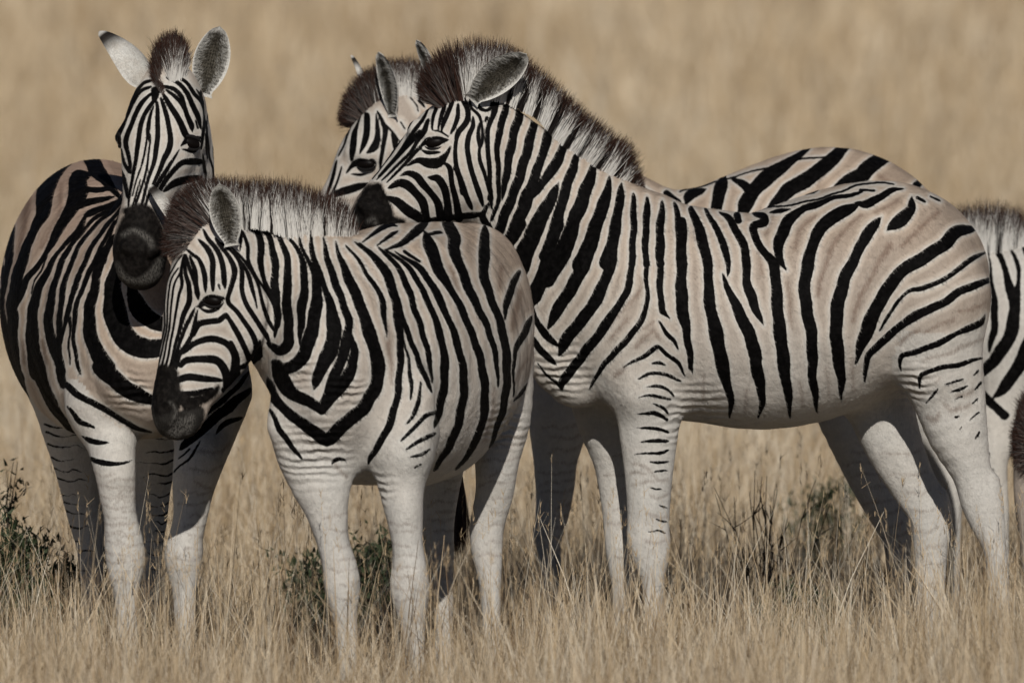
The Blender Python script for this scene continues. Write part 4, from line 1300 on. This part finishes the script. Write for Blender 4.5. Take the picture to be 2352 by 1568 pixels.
shrub(70, .35, .42, .42, 1, "dark green bushy shrub in shade left of the left zebra's legs", 46, 120)
shrub(20, .9, .14, .56, 2, "slender grey-green sprig at the left edge, taller than the shrub beside it", 5, 30)
shrub(715, .9, .20, .33, 3, "small dark shrub in the gap left of the young zebra's forelegs", 16, 55)
shrub(850, 1.1, .22, .36, 4, "low dark shrub seen between the young zebra's forelegs", 18, 55)
shrub(1860, .25, .20, .28, 5, "green leafy shrub under the large zebra's belly near its hind leg", 22, 70)
shrub(1890, 3.6, .28, .38, 6, "blurred green shrub in the background under the large zebra's flank", 18, 45)
shrub(1760, .9, .42, .52, 7, "bare dark twigs standing under the large zebra's belly", 26, 0, bare=True)
shrub(2000, .5, .20, .38, 8, "bare dark twigs beside the large zebra's far hind leg", 7, 0, bare=True)
shrub(1330, .8, .16, .36, 9, "bare dark twigs between the large zebra and the shaded forelegs behind", 6, 0, bare=True)
shrub(270, -.35, .30, .20, 10, "low olive green plant at the left zebra's front hooves", 14, 40)
# ------------------------------------------------------------------ the herd (reference pixels, radii in pixels, depth in metres)
def leg(g, pts, k=0.03, ref='Y', yoff=0.0): return (g, ref, k, 3, [(a, b, c + yoff, r1, r2) for a, b, c, r1, r2 in pts])
BIG = dict(id='big', legk=1.16, Y=0.0, tint=(480, 960), h=0.0075,
  label="large zebra in side view on the right resting its head over another zebra's back",
  prims=[
   ('body', 'Y', .05, 3, [(1345,735,0,135,150),(1440,702,0,229,205),(1540,715,0,245,240),(1640,727,0,245,256),(1750,738,0,248,260),(1870,708,0,253,260),(1975,656,0,235,250),(2050,636,0,212,222),(2122,640,0,150,150)]),
   ('body', 'Y', .05, 3, [(1118,330,0,108,62),(1165,395,0,132,66),(1225,455,0,146,74),(1305,535,0,168,98),(1400,610,0,200,150)]),
   ('body', 'Y', .05, 2, [(1300,660,-.07,80,70),(1290,790,-.06,95,70),(1330,860,-.07,80,70)]),
   ('body', 'Y', .05, 2, [(1420,610,-.13,120,80),(1455,760,-.16,100,75),(1480,860,-.12,90,70)]),
   ('body', 'Y', .06, 2, [(2050,560,-.10,120,130),(2145,690,-.14,125,110)]),
   ('body', 'Y', .012, 2, [(1450,770,-.165,92,60),(1482,890,-.175,62,50)]),
   # near hind leg
   ('leg', 'Y', .05, 3, [(2128,700,-.13,132,100),(2150,810,-.14,108,88),(2178,905,-.12,86,72),(2200,995,-.12,60,50),(2232,1085,-.12,40,36),(2252,1150,-.12,40,32),(2266,1200,-.12,33,27),(2284,1255,-.12,24,22),(2293,1330,-.12,22,20),(2298,1450,-.12,21,19),(2302,1535,-.12,27,25),(2285,1578,-.12,22,22),(2268,1612,-.12,34,30)]),
   ('leg', 'Y', .02, 2, [(2280,1105,-.12,14,16),(2284,1160,-.12,16,16),(2288,1210,-.12,14,14)]),
   # far hind leg
   ('farleg', 'Y', .05, 3, [(2000,820,.08,110,80),(2022,930,.09,80,66),(2052,1020,.09,58,50),(2096,1110,.09,47,38),(2134,1175,.09,43,33),(2138,1250,.09,35,27),(2137,1330,.09,30,23),(2137,1450,.09,27,20),(2137,1525,.09,30,26),(2118,1568,.09,24,22),(2098,1602,.09,34,30)]),
   ('farleg', 'Y', .02, 2, [(2160,1140,.09,14,14),(2166,1180,.09,14,15),(2164,1230,.09,10,12)]),
   # near fore leg
   ('leg', 'Y', .05, 3, [(1470,820,-.13,110,75),(1488,910,-.14,82,62),(1490,1000,-.14,58,50),(1490,1100,-.14,47,40),(1489,1190,-.14,42,35),(1490,1245,-.14,43,36),(1496,1290,-.14,34,30),(1500,1350,-.14,22,21),(1503,1470,-.14,21,20),(1503,1535,-.14,28,26),(1488,1575,-.14,22,22),(1472,1608,-.14,34,30)]),
   # far fore leg
   ('farleg', 'Y', .05, 3, [(1395,860,.08,100,70),(1402,960,.09,68,56),(1414,1053,.09,46,40),(1420,1133,.09,37,33),(1425,1200,.09,34,31),(1430,1262,.09,34,32),(1431,1310,.09,28,27),(1431,1360,.09,21,20),(1431,1470,.09,20,19),(1430,1535,.09,27,25),(1414,1573,.09,22,22),(1398,1606,.09,34,30)]),
   # head
   ('head', 'Y', .035, 3, [(1088,318,0,112,68),(1050,352,0,122,80),(988,388,0,96,72),(928,432,0,72,54),(872,482,0,60,50),(850,508,0,50,46)]),
   ('head', 'Y', .03, 2, [(1065,385,-.055,92,26),(1085,420,-.05,60,24)]),
   ('head', 'Y', .02, 2, [(960,300,-.045,26,24),(1000,306,-.062,24,22),(1035,318,-.05,20,18)]),
   ('head', 'Y', .025, 2, [(955,340,-.055,12,14),(890,440,-.045,12,12)]),
   ('-head', 'Y', .012, 1, [(990,332,-.095,16,10),(1010,334,-.095,16,10)]),
   ('head', 'Y', .03, 2, [(1090,432,0,62,54),(1030,455,0,58,50),(960,470,0,50,46),(900,495,0,48,44)]),
   ('head', 'Y', .015, 2, [(833,470,-.045,14,14),(852,490,-.05,14,14),(850,516,-.045,12,12)]),
   ('-head', 'Y', .010, 2, [(838,478,-.075,8,14),(836,500,-.075,9,16)]),
   ('body', 'Y', .03, 2, [(1085,520,0.03,26,24),(1100,535,0.03,12,16)]),
  ],
  bands=[],
  farbands=leg_bands([(2050,1000,0,50),(2135,1300,0,36)], 40, 1040, 1340, 40, 'S', 1.2, 1, 3) + leg_bands([(1414,1000,0,50),(1430,1300,0,30)], 40, 1000, 1340, 34, 'S', 1.6, 1, 4),
  wrinkle=[(1600,960,110),(2100,880,60),(1290,850,90)],
  mane=[dict(n=15000, rows=[(1016,236,960,214,0,1,.020),(1006,228,950,188,0,1,.028),(1018,212,966,140,0,1,.030),(1046,203,1012,94,0,1,.03),(1085,202,1082,78,0,.15,.028),(1125,205,1140,82,0,.05,.026),(1160,212,1190,102,0,0,.024),(1190,228,1222,132,0,0,.022),(1233,250,1262,160,0,0,.020),(1268,287,1312,206,0,0,.020),(1299,316,1348,242,0,0,.020),(1331,351,1382,270,0,0,.018),(1366,383,1424,302,0,0,.018),(1397,414,1456,324,0,0,.017),(1429,435,1478,378,0,0,.016),(1462,450,1486,420,0,.1,.012)])],
  ears=[dict(base=(1080,232), tip=(1210,126), w=92, face=(.42,-.88,-.1), dYb=-.075, dYt=-.13, cup=.5, seed=4),
        dict(base=(992,190), tip=(955,93), w=44, face=(-.8,-.5,0), dYb=.07, dYt=.09, cup=.55, seed=6)],
  eyes=[(998,327,23,13,-.15,(-.12,-1,.05))],
)
YOUNG = dict(id='young', Y=-.9, tint=(560, 1060), h=0.0075,
  label="young zebra at the front, facing left, with a fuzzy upright mane and its head lowered",
  prims=[
   ('body', 'Z', .05, 3, [(762,905,-.27,88,165),(795,850,-.17,168,260),(880,818,.02,222,296),(962,812,.22,230,300),(1035,755,.42,188,248),(1078,700,.56,142,180)]),
   ('body', 'Y', .06, 3, [(545,640,-.16,112,70),(622,662,-.15,144,80),(705,708,-.12,178,105),(795,770,-.02,210,150)]),
   ('body', 'Z', .06, 2, [(700,960,-.26,44,100),(715,1010,-.25,46,86)]),
   ('body', 'Y', .05, 2, [(930,900,-.27,70,60),(925,1030,-.30,60,55)]),
   ('body', 'X', .02, 2, [(1088,620,.52,105,105),(1108,760,.52,112,108)]),
   ('leg', 'Y', .05, 3, [(928,1000,-.24,78,60),(922,1110,-.28,52,50),(930,1190,-.29,40,40),(936,1250,-.29,34,35),(940,1300,-.29,38,38),(941,1350,-.29,44,41),(945,1400,-.29,34,34),(950,1460,-.29,25,24),(953,1560,-.29,24,22),(950,1620,-.29,30,28),(940,1655,-.31,24,24),(928,1688,-.33,34,34)]),
   ('leg', 'Y', .05, 3, [(715,990,-.24,74,60),(732,1085,-.27,72,54),(748,1160,-.28,50,44),(764,1240,-.28,36,36),(780,1300,-.28,38,38),(786,1345,-.28,40,40),(790,1400,-.28,30,31),(796,1460,-.28,24,23),(800,1560,-.28,22,21),(798,1620,-.28,29,27),(788,1655,-.30,23,24),(778,1688,-.32,33,34)]),
   ('farleg', 'Y', .025, 3, [(1130,850,.48,98,100),(1150,960,.46,66,72),(1142,1050,.44,50,52),(1136,1130,.45,42,42),(1120,1200,.46,38,38),(1118,1260,.46,35,36),(1124,1320,.45,27,30),(1128,1400,.44,21,23),(1130,1500,.44,21,22),(1130,1555,.43,27,26),(1120,1595,.42,22,23),(1108,1630,.41,32,32)]),
   ('farleg', 'Y', .05, 3, [(1020,900,.55,90,90),(1015,1040,.58,56,60),(1010,1130,.60,42,42),(1004,1200,.62,38,36),(1010,1260,.62,32,32),(1016,1330,.62,25,25),(1020,1450,.62,20,20),(1020,1545,.62,26,25),(1010,1580,.61,22,22),(1000,1612,.60,31,31)]),
   ('head', 'Y', .035, 3, [(492,578,-.21,94,66),(500,640,-.22,112,76),(497,700,-.23,120,78),(482,772,-.24,112,68),(446,850,-.26,86,56),(414,915,-.27,66,50),(401,948,-.28,54,43),(392,972,-.285,36,33)]),
   ('head', 'Y', .03, 2, [(535,700,-.285,80,24),(540,770,-.28,62,22)]),
   ('head', 'Y', .02, 2, [(455,668,-.29,20,20),(488,662,-.31,22,20),(520,672,-.30,18,18)]),
   ('-head', 'Y', .012, 1, [(482,691,-.345,16,9),(500,691,-.345,16,9)]),
   ('head', 'Y', .02, 2, [(430,720,-.275,12,12),(400,850,-.28,12,12)]),
   ('head', 'Y', .015, 2, [(392,930,-.325,13,12),(398,950,-.325,13,12),(388,965,-.32,11,11)]),
   ('-head', 'Y', .008, 2, [(388,925,-.335,7,13),(384,942,-.335,10,16),(378,955,-.332,8,14)]),
   ('head', 'Y', .02, 2, [(442,950,-.28,32,34),(432,978,-.28,24,28),(415,992,-.28,17,24)]),
  ],
  bands=leg_bands([(735,1085,0,60),(785,1345,0,36)], 40, 1180, 1400, 30, 'S', 1.0, 1, 7) + leg_bands([(925,1110,0,50),(941,1350,0,40)], 40, 1200, 1400, 26, 'S', 1.3, -1, 8),
  farbands=leg_bands([(1150,960,0,60),(1120,1300,0,36)], 40, 1000, 1300, 28, 'S', 1.0, 1, 9) + leg_bands([(1015,1040,0,50),(1010,1300,0,30)], 40, 1100, 1330, 24, 'S', 1.6, 1, 10),
  wrinkle=[(720,1040,110),(690,850,60),(800,900,60),(1160,980,70),(860,1120,60)],
  mane=[dict(n=15000, rows=[(452,560,388,596,-.21,1,.025),(440,540,366,566,-.21,1,.035),(436,520,368,512,-.21,1,.038),(446,500,374,468,-.21,.95,.038),(462,484,402,432,-.21,.9,.036),(486,478,436,404,-.21,.55,.032),(515,486,486,396,-.21,.1,.028),(548,503,536,396,-.20,0,.026),(597,501,602,398,-.19,0,.024),(660,523,652,404,-.17,0,.022),(713,545,707,418,-.15,0,.022),(760,562,762,434,-.13,0,.02),(796,566,794,462,-.11,0,.018),(822,560,812,512,-.09,0,.015)])],
  ears=[dict(base=(533,566), tip=(502,423), w=76, face=(-.15,-1,.05), dYb=-.295, dYt=-.33, cup=.5, seed=14),
        dict(base=(404,520), tip=(340,424), w=42, face=(-.75,.50,-.2), dYb=-.12, dYt=-.12, cup=.5, seed=16)],
  eyes=[(487,690,22,12.5,.12,(-.2,-1,.05))],
  tails=[dict(n=2500, rows=[(1020,1060,1012,1240,.72,1,.02),(1040,1050,1044,1262,.72,1,.03),(1058,1060,1070,1235,.72,1,.02)])],
)
LEFT = dict(id='left', legk=1.08, neck_tint=(330, 560, .45), flow=(-.35, .4, -.9), split=True, Y=-.62, tint=(350, 1150), tmax=1.75, h=0.0075,
  label="zebra at the left edge facing the camera with both ears raised",
  prims=[
   ('body', 'Z', .06, 3, [(360,840,-.10,150,150),(350,780,.04,205,225),(290,730,.26,228,280),(240,700,.50,238,308),(222,655,.78,212,290),(215,620,.98,165,225)]),
   ('body', 'X', .06, 3, [(400,250,-.12,80,74),(402,350,-.08,110,88),(395,450,-.05,130,100),(372,560,-.01,150,140),(352,700,.04,170,190)]),
   ('body', 'Z', .05, 2, [(490,860,-.02,70,150),(480,900,-.05,60,90)]),
   ('body', 'Z', .05, 2, [(215,860,.02,64,150),(240,940,-.02,62,90)]),
   ('leg', 'Y', .05, 3, [(490,900,-0.07,88,80),(474,985,-0.09,66,60),(456,1060,-0.15,54,50),(444,1120,-0.15,45,42),(438,1180,-0.15,37,37),(428,1230,-0.15,36,38),(422,1275,-0.15,41,42),(422,1320,-0.15,33,34),(424,1375,-0.15,24,24),(426,1502,-0.15,22,21),(426,1584,-0.15,28,26),(424,1628,-0.18,23,24),(422,1662,-0.20,34,34)]),
   ('leg', 'Y', .05, 3, [(225,930,-0.05,72,70),(250,1000,-0.07,54,54),(263,1070,-0.13,45,46),(270,1140,-0.13,38,40),(277,1190,-0.13,35,37),(284,1240,-0.13,41,40),(288,1285,-0.13,42,42),(288,1335,-0.13,32,33),(290,1386,-0.13,24,24),(294,1502,-0.13,22,21),(296,1584,-0.13,28,26),(294,1628,-0.16,23,24),(292,1662,-0.18,34,34)]),
   ('farleg', 'Y', .06, 3, [(150,860,.74,90,90),(165,970,.76,68,64),(180,1060,.78,54,50),(190,1130,.80,46,42),(200,1200,.80,38,34),(208,1270,.80,28,28),(212,1410,.80,22,22),(212,1526,.80,27,25),(206,1572,.79,31,30)]),
   ('farleg', 'Y', .06, 3, [(330,860,.74,90,90),(345,970,.76,68,64),(350,1060,.78,50,50),(346,1130,.80,42,40),(345,1200,.80,36,34),(345,1270,.80,26,26),(345,1410,.80,21,21),(345,1526,.80,27,25),(345,1572,.79,31,30)]),
   ('head', 'X', .035, 3, [(388,205,-.17,66,66),(380,262,-.20,86,86),(370,325,-.235,86,92),(350,400,-.27,74,70),(337,460,-.30,64,55),(326,520,-.33,60,58),(322,575,-.345,62,64),(322,612,-.35,48,56)]),
   ('head', 'X', .03, 2, [(405,330,-.16,72,74),(385,430,-.20,66,66)]),
   ('head', 'X', .02, 2, [(420,305,-.26,22,20),(444,308,-.235,22,24),(458,322,-.215,18,22)]),
   ('head', 'X', .02, 2, [(296,305,-.25,22,18),(282,316,-.22,20,18)]),
   ('head', 'X', .015, 1, [(290,566,-.405,12,14),(300,576,-.41,12,13)]),
   ('head', 'X', .015, 1, [(358,570,-.405,12,14),(346,580,-.41,12,13)]),
   ('-head', 'Y', .010, 1, [(284,566,-.425,8,12),(292,585,-.425,6,12)]),
   ('-head', 'Y', .010, 1, [(366,566,-.425,8,12),(360,585,-.425,6,12)]),
   ('head', 'X', .02, 1, [(325,628,-.345,30,46),(326,636,-.34,22,36)]),
  ],
  bands=leg_bands([(263,1070,0,44),(284,1285,0,40)], 40, 1090, 1340, 22, 'S', 1.5, -1, 17) + leg_bands([(263,1070,0,44),(284,1285,0,40)], 40, 1100, 1340, 25, 'S', 1.4, 1, 19) + leg_bands([(456,1060,0,50),(425,1300,0,38)], 40, 1130, 1330, 24, 'S', 1.2, 1, 18),
  farbands=leg_bands([(165,970,0,60),(205,1300,0,30)], 40, 950, 1330, 26, 'K', 2.6, -1, 20) + leg_bands([(345,970,0,60),(345,1300,0,30)], 40, 950, 1330, 26, 'K', 2.6, 1, 21),
  wrinkle=[(420,960,60),(300,900,70)],
  mane=[dict(n=9000, rows=[(378,214,374,182,-.255,1,.016),(370,200,344,160,-.235,1,.018),(374,186,346,124,-.21,1,.020),(378,176,356,92,-.19,1,.022),(386,170,376,70,-.17,1,.022),(392,168,396,62,-.15,.8,.022),(398,168,412,70,-.12,.35,.022),(402,168,424,86,-.08,.0,.020),(408,172,430,104,-.04,.05,.020),(416,182,434,130,.0,.03,.018)], stripes=False),
        dict(n=2200, stripes=False, name='mane_tuft', core=False, seed=8, rows=[(392,196,388,112,-.235,0,.012),(402,190,400,84,-.225,0,.014),(412,186,414,86,-.215,0,.014),(421,188,427,118,-.20,0,.012)])],
  ears=[dict(base=(334,196), tip=(226,74), w=112, pw=.62, face=(-.80,.50,-.25), dYb=-.16, dYt=-.13, cup=.8, seed=24),
        dict(base=(466,222), tip=(505,61), w=88, face=(.10,-1,.05), dYb=-.14, dYt=-.16, cup=.42, seed=26)],
  eyes=[(440,328,23,13,.28,(.35,-.9,.05)),(272,322,9,13,0,(-1,-.3,.05))],
)
BEHIND = dict(id='behind', fur=50000, Y=.95, tint=(340, 900), tmax=1.1, h=0.009,
  label="zebra standing behind the large one, only its head, back and shaded legs showing",
  prims=[
   ('body', 'Y', .05, 3, [(1330,690,0,150,150),(1440,670,0,232,205),(1560,685,0,248,240),(1680,680,0,262,255),(1790,650,0,275,255),(1885,602,0,262,250),(1935,592,0,247,235),(1985,612,0,222,215),(2040,645,0,160,165)]),
   ('body', 'Y', .06, 3, [(930,310,0,92,62),(1030,350,0,110,68),(1130,400,0,128,76),(1230,470,0,150,90),(1360,560,0,190,140)]),
   ('head', 'Y', .035, 3, [(910,300,-.02,82,66),(880,340,-.03,88,76),(850,378,-.03,82,70),(812,432,-.04,64,52),(775,482,-.04,54,46),(757,510,-.04,44,42)]),
   ('head', 'Y', .02, 2, [(812,350,-.085,18,18),(838,352,-.105,20,20),(862,360,-.095,16,16)]),
   ('-head', 'Y', .012, 1, [(832,378,-.14,15,9),(846,379,-.14,15,9)]),
   ('farleg', 'Y', .05, 3, [(1300,850,-.1,100,70),(1285,960,-.12,70,56),(1276,1050,-.12,50,44),(1275,1110,-.12,44,38),(1270,1170,-.12,38,34),(1258,1225,-.12,34,32),(1262,1275,-.12,26,24),(1264,1400,-.12,20,20),(1262,1495,-.12,26,24),(1250,1530,-.12,32,30)]),
   ('farleg', 'Y', .05, 3, [(1400,860,.12,90,70),(1424,960,.14,62,52),(1434,1050,.14,46,40),(1438,1130,.14,38,34),(1440,1190,.14,36,34),(1440,1260,.14,24,24),(1440,1400,.14,20,20),(1436,1500,.14,30,28)]),
   ('farleg', 'Y', .05, 3, [(1940,850,-.12,110,80),(1960,960,-.14,76,62),(1985,1060,-.15,54,46),(2020,1140,-.15,46,38),(2052,1205,-.15,40,32),(2062,1260,-.15,30,25),(2066,1330,-.15,25,22),(2066,1450,-.15,23,22),(2060,1510,-.15,32,28)]),
   ('farleg', 'Y', .05, 3, [(2100,850,.12,100,80),(2135,960,.14,64,52),(2160,1040,.15,46,38),(2178,1100,.15,38,30),(2182,1160,.15,28,24),(2184,1250,.15,22,20),(2184,1400,.15,20,20),(2180,1490,.15,30,28)]),
  ],
  farbands=leg_bands([(1276,1050,0,50),(1262,1280,0,30)], 40, 980, 1280, 24, 'S', 2.4, 1, 30) + leg_bands([(1985,1060,0,50),(2062,1300,0,30)], 40, 1000, 1300, 26, 'S', 2.0, 1, 31),
  mane=[dict(n=9000, rows=[(832,284,770,272,0,1,.022),(826,266,768,252,0,1,.03),(828,246,782,206,0,1,.03),(848,226,818,160,0,.95,.03),(872,214,862,134,0,.6,.028),(905,212,905,124,0,.2,.026),(940,216,945,124,0,.05,.024),(975,226,985,128,0,.05,.022),(1015,245,1030,150,0,0,.02)])],
  ears=[dict(base=(902,270), tip=(868,120), w=64, face=(-.75,-.65,.05), dYb=-.10, dYt=-.12, cup=.5, seed=34),
        dict(base=(836,214), tip=(805,128), w=34, face=(-.8,.2,0), dYb=.06, dYt=.07, cup=.5, seed=36)],
  eyes=[(839,376,21,12,.0,(-.3,-1,.05))],
)
EDGE = dict(id='edge', fur=25000, Y=1.5, tint=(500, 1300), tmax=.15, h=0.011,
  label="zebra cut off by the right edge, its neck and mane showing behind the large one",
  prims=[
   ('body', 'Y', .06, 3, [(2120,690,0,90,62),(2200,710,0,125,70),(2290,730,0,160,84),(2390,760,0,210,130)]),
   ('body', 'Y', .06, 3, [(2385,800,0,150,150),(2480,790,.02,215,205),(2620,790,.05,225,240),(2780,780,.08,232,245),(2930,750,.1,215,225),(3030,740,.12,150,180)]),
   ('head', 'Y', .04, 3, [(2110,690,0,84,60),(2095,740,0,88,66),(2080,800,0,66,52),(2062,850,0,52,44)]),
   ('leg', 'Y', .05, 3, [(2330,900,-.08,70,56),(2290,985,-.1,42,40),(2282,1050,-.12,32,30),(2288,1120,-.12,26,26),(2293,1170,-.12,25,26),(2298,1230,-.12,20,20),(2302,1340,-.12,18,18),(2302,1470,-.12,28,26)]),
   ('farleg', 'Y', .05, 3, [(2420,900,.1,70,56),(2430,1000,.12,42,40),(2435,1130,.12,28,28),(2440,1300,.12,20,20),(2440,1470,.12,28,26)]),
   ('farleg', 'Y', .05, 3, [(2930,880,-.05,100,80),(2950,1000,-.06,56,46),(2980,1110,-.06,36,30),(2990,1250,-.06,22,20),(2990,1470,-.06,28,26)]),
   ('farleg', 'Y', .05, 3, [(3030,860,.25,90,70),(3050,1000,.26,50,42),(3080,1110,.26,34,30),(3090,1250,.26,22,20),(3090,1450,.26,28,26)]),
   ('leg', 'Y', .03, 1, [(2268,960,-.1,16,22),(2300,1020,-.11,26,24)]),
  ],
  mane=[dict(n=5000, rows=[(2140,600,2120,500,0,.2,.02),(2195,585,2184,468,0,.05,.02),(2250,572,2250,456,0,0,.02),(2305,572,2316,460,0,0,.02),(2360,586,2372,484,0,0,.02),(2420,625,2440,540,0,0,.016)])],
)
GRAZER = dict(id='grazer', fur=15000, Y=.55, tint=(900, 1400), h=0.011,
  label="zebra almost wholly beyond the right edge, only its dark brown fuzzy forelock showing",
  prims=[
   ('head', 'Y', .04, 3, [(2425,1010,0,92,62),(2425,1080,0,98,70),(2412,1150,0,84,60),(2398,1230,0,60,48),(2392,1300,0,46,42)]),
   ('body', 'Y', .06, 3, [(2460,1000,.03,110,70),(2560,960,.08,150,90),(2680,900,.15,190,150),(2800,850,.25,225,220),(2980,820,.4,240,240),(3120,800,.5,160,190)]),
   ('leg', 'Y', .05, 3, [(2740,1000,.1,80,60),(2740,1120,.1,46,40),(2740,1240,.1,36,34),(2740,1350,.1,22,22),(2740,1540,.1,30,28)]),
   ('leg', 'Y', .05, 3, [(2820,1000,.35,80,60),(2820,1120,.35,46,40),(2820,1230,.35,36,34),(2820,1350,.35,22,22),(2820,1520,.35,30,28)]),
   ('farleg', 'Y', .05, 3, [(3090,950,.4,90,80),(3100,1060,.4,52,46),(3130,1150,.4,40,34),(3140,1300,.4,22,22),(3140,1510,.4,30,28)]),
   ('farleg', 'Y', .05, 3, [(3170,930,.65,90,80),(3180,1050,.65,50,44),(3205,1140,.65,38,34),(3210,1300,.65,22,22),(3210,1490,.65,30,28)]),
  ],
  mane=[dict(n=6500, stripes=False, rows=[(2400,930,2368,868,0,1,.04),(2372,950,2338,895,0,1,.05),(2362,970,2322,945,0,1,.055),(2358,1000,2310,992,0,1,.055),(2362,1030,2314,1046,0,1,.055),(2372,1050,2336,1084,0,1,.05),(2392,1065,2368,1110,0,.6,.04)])],
)
ZEBRAS = [BIG, YOUNG, LEFT, BEHIND, EDGE, GRAZER]
import os, time
for z in ZEBRAS:
    t0 = time.time(); o = build_zebra(z); print("zebra", z['id'], len(o.data.vertices), round(time.time() - t0, 1), "s")
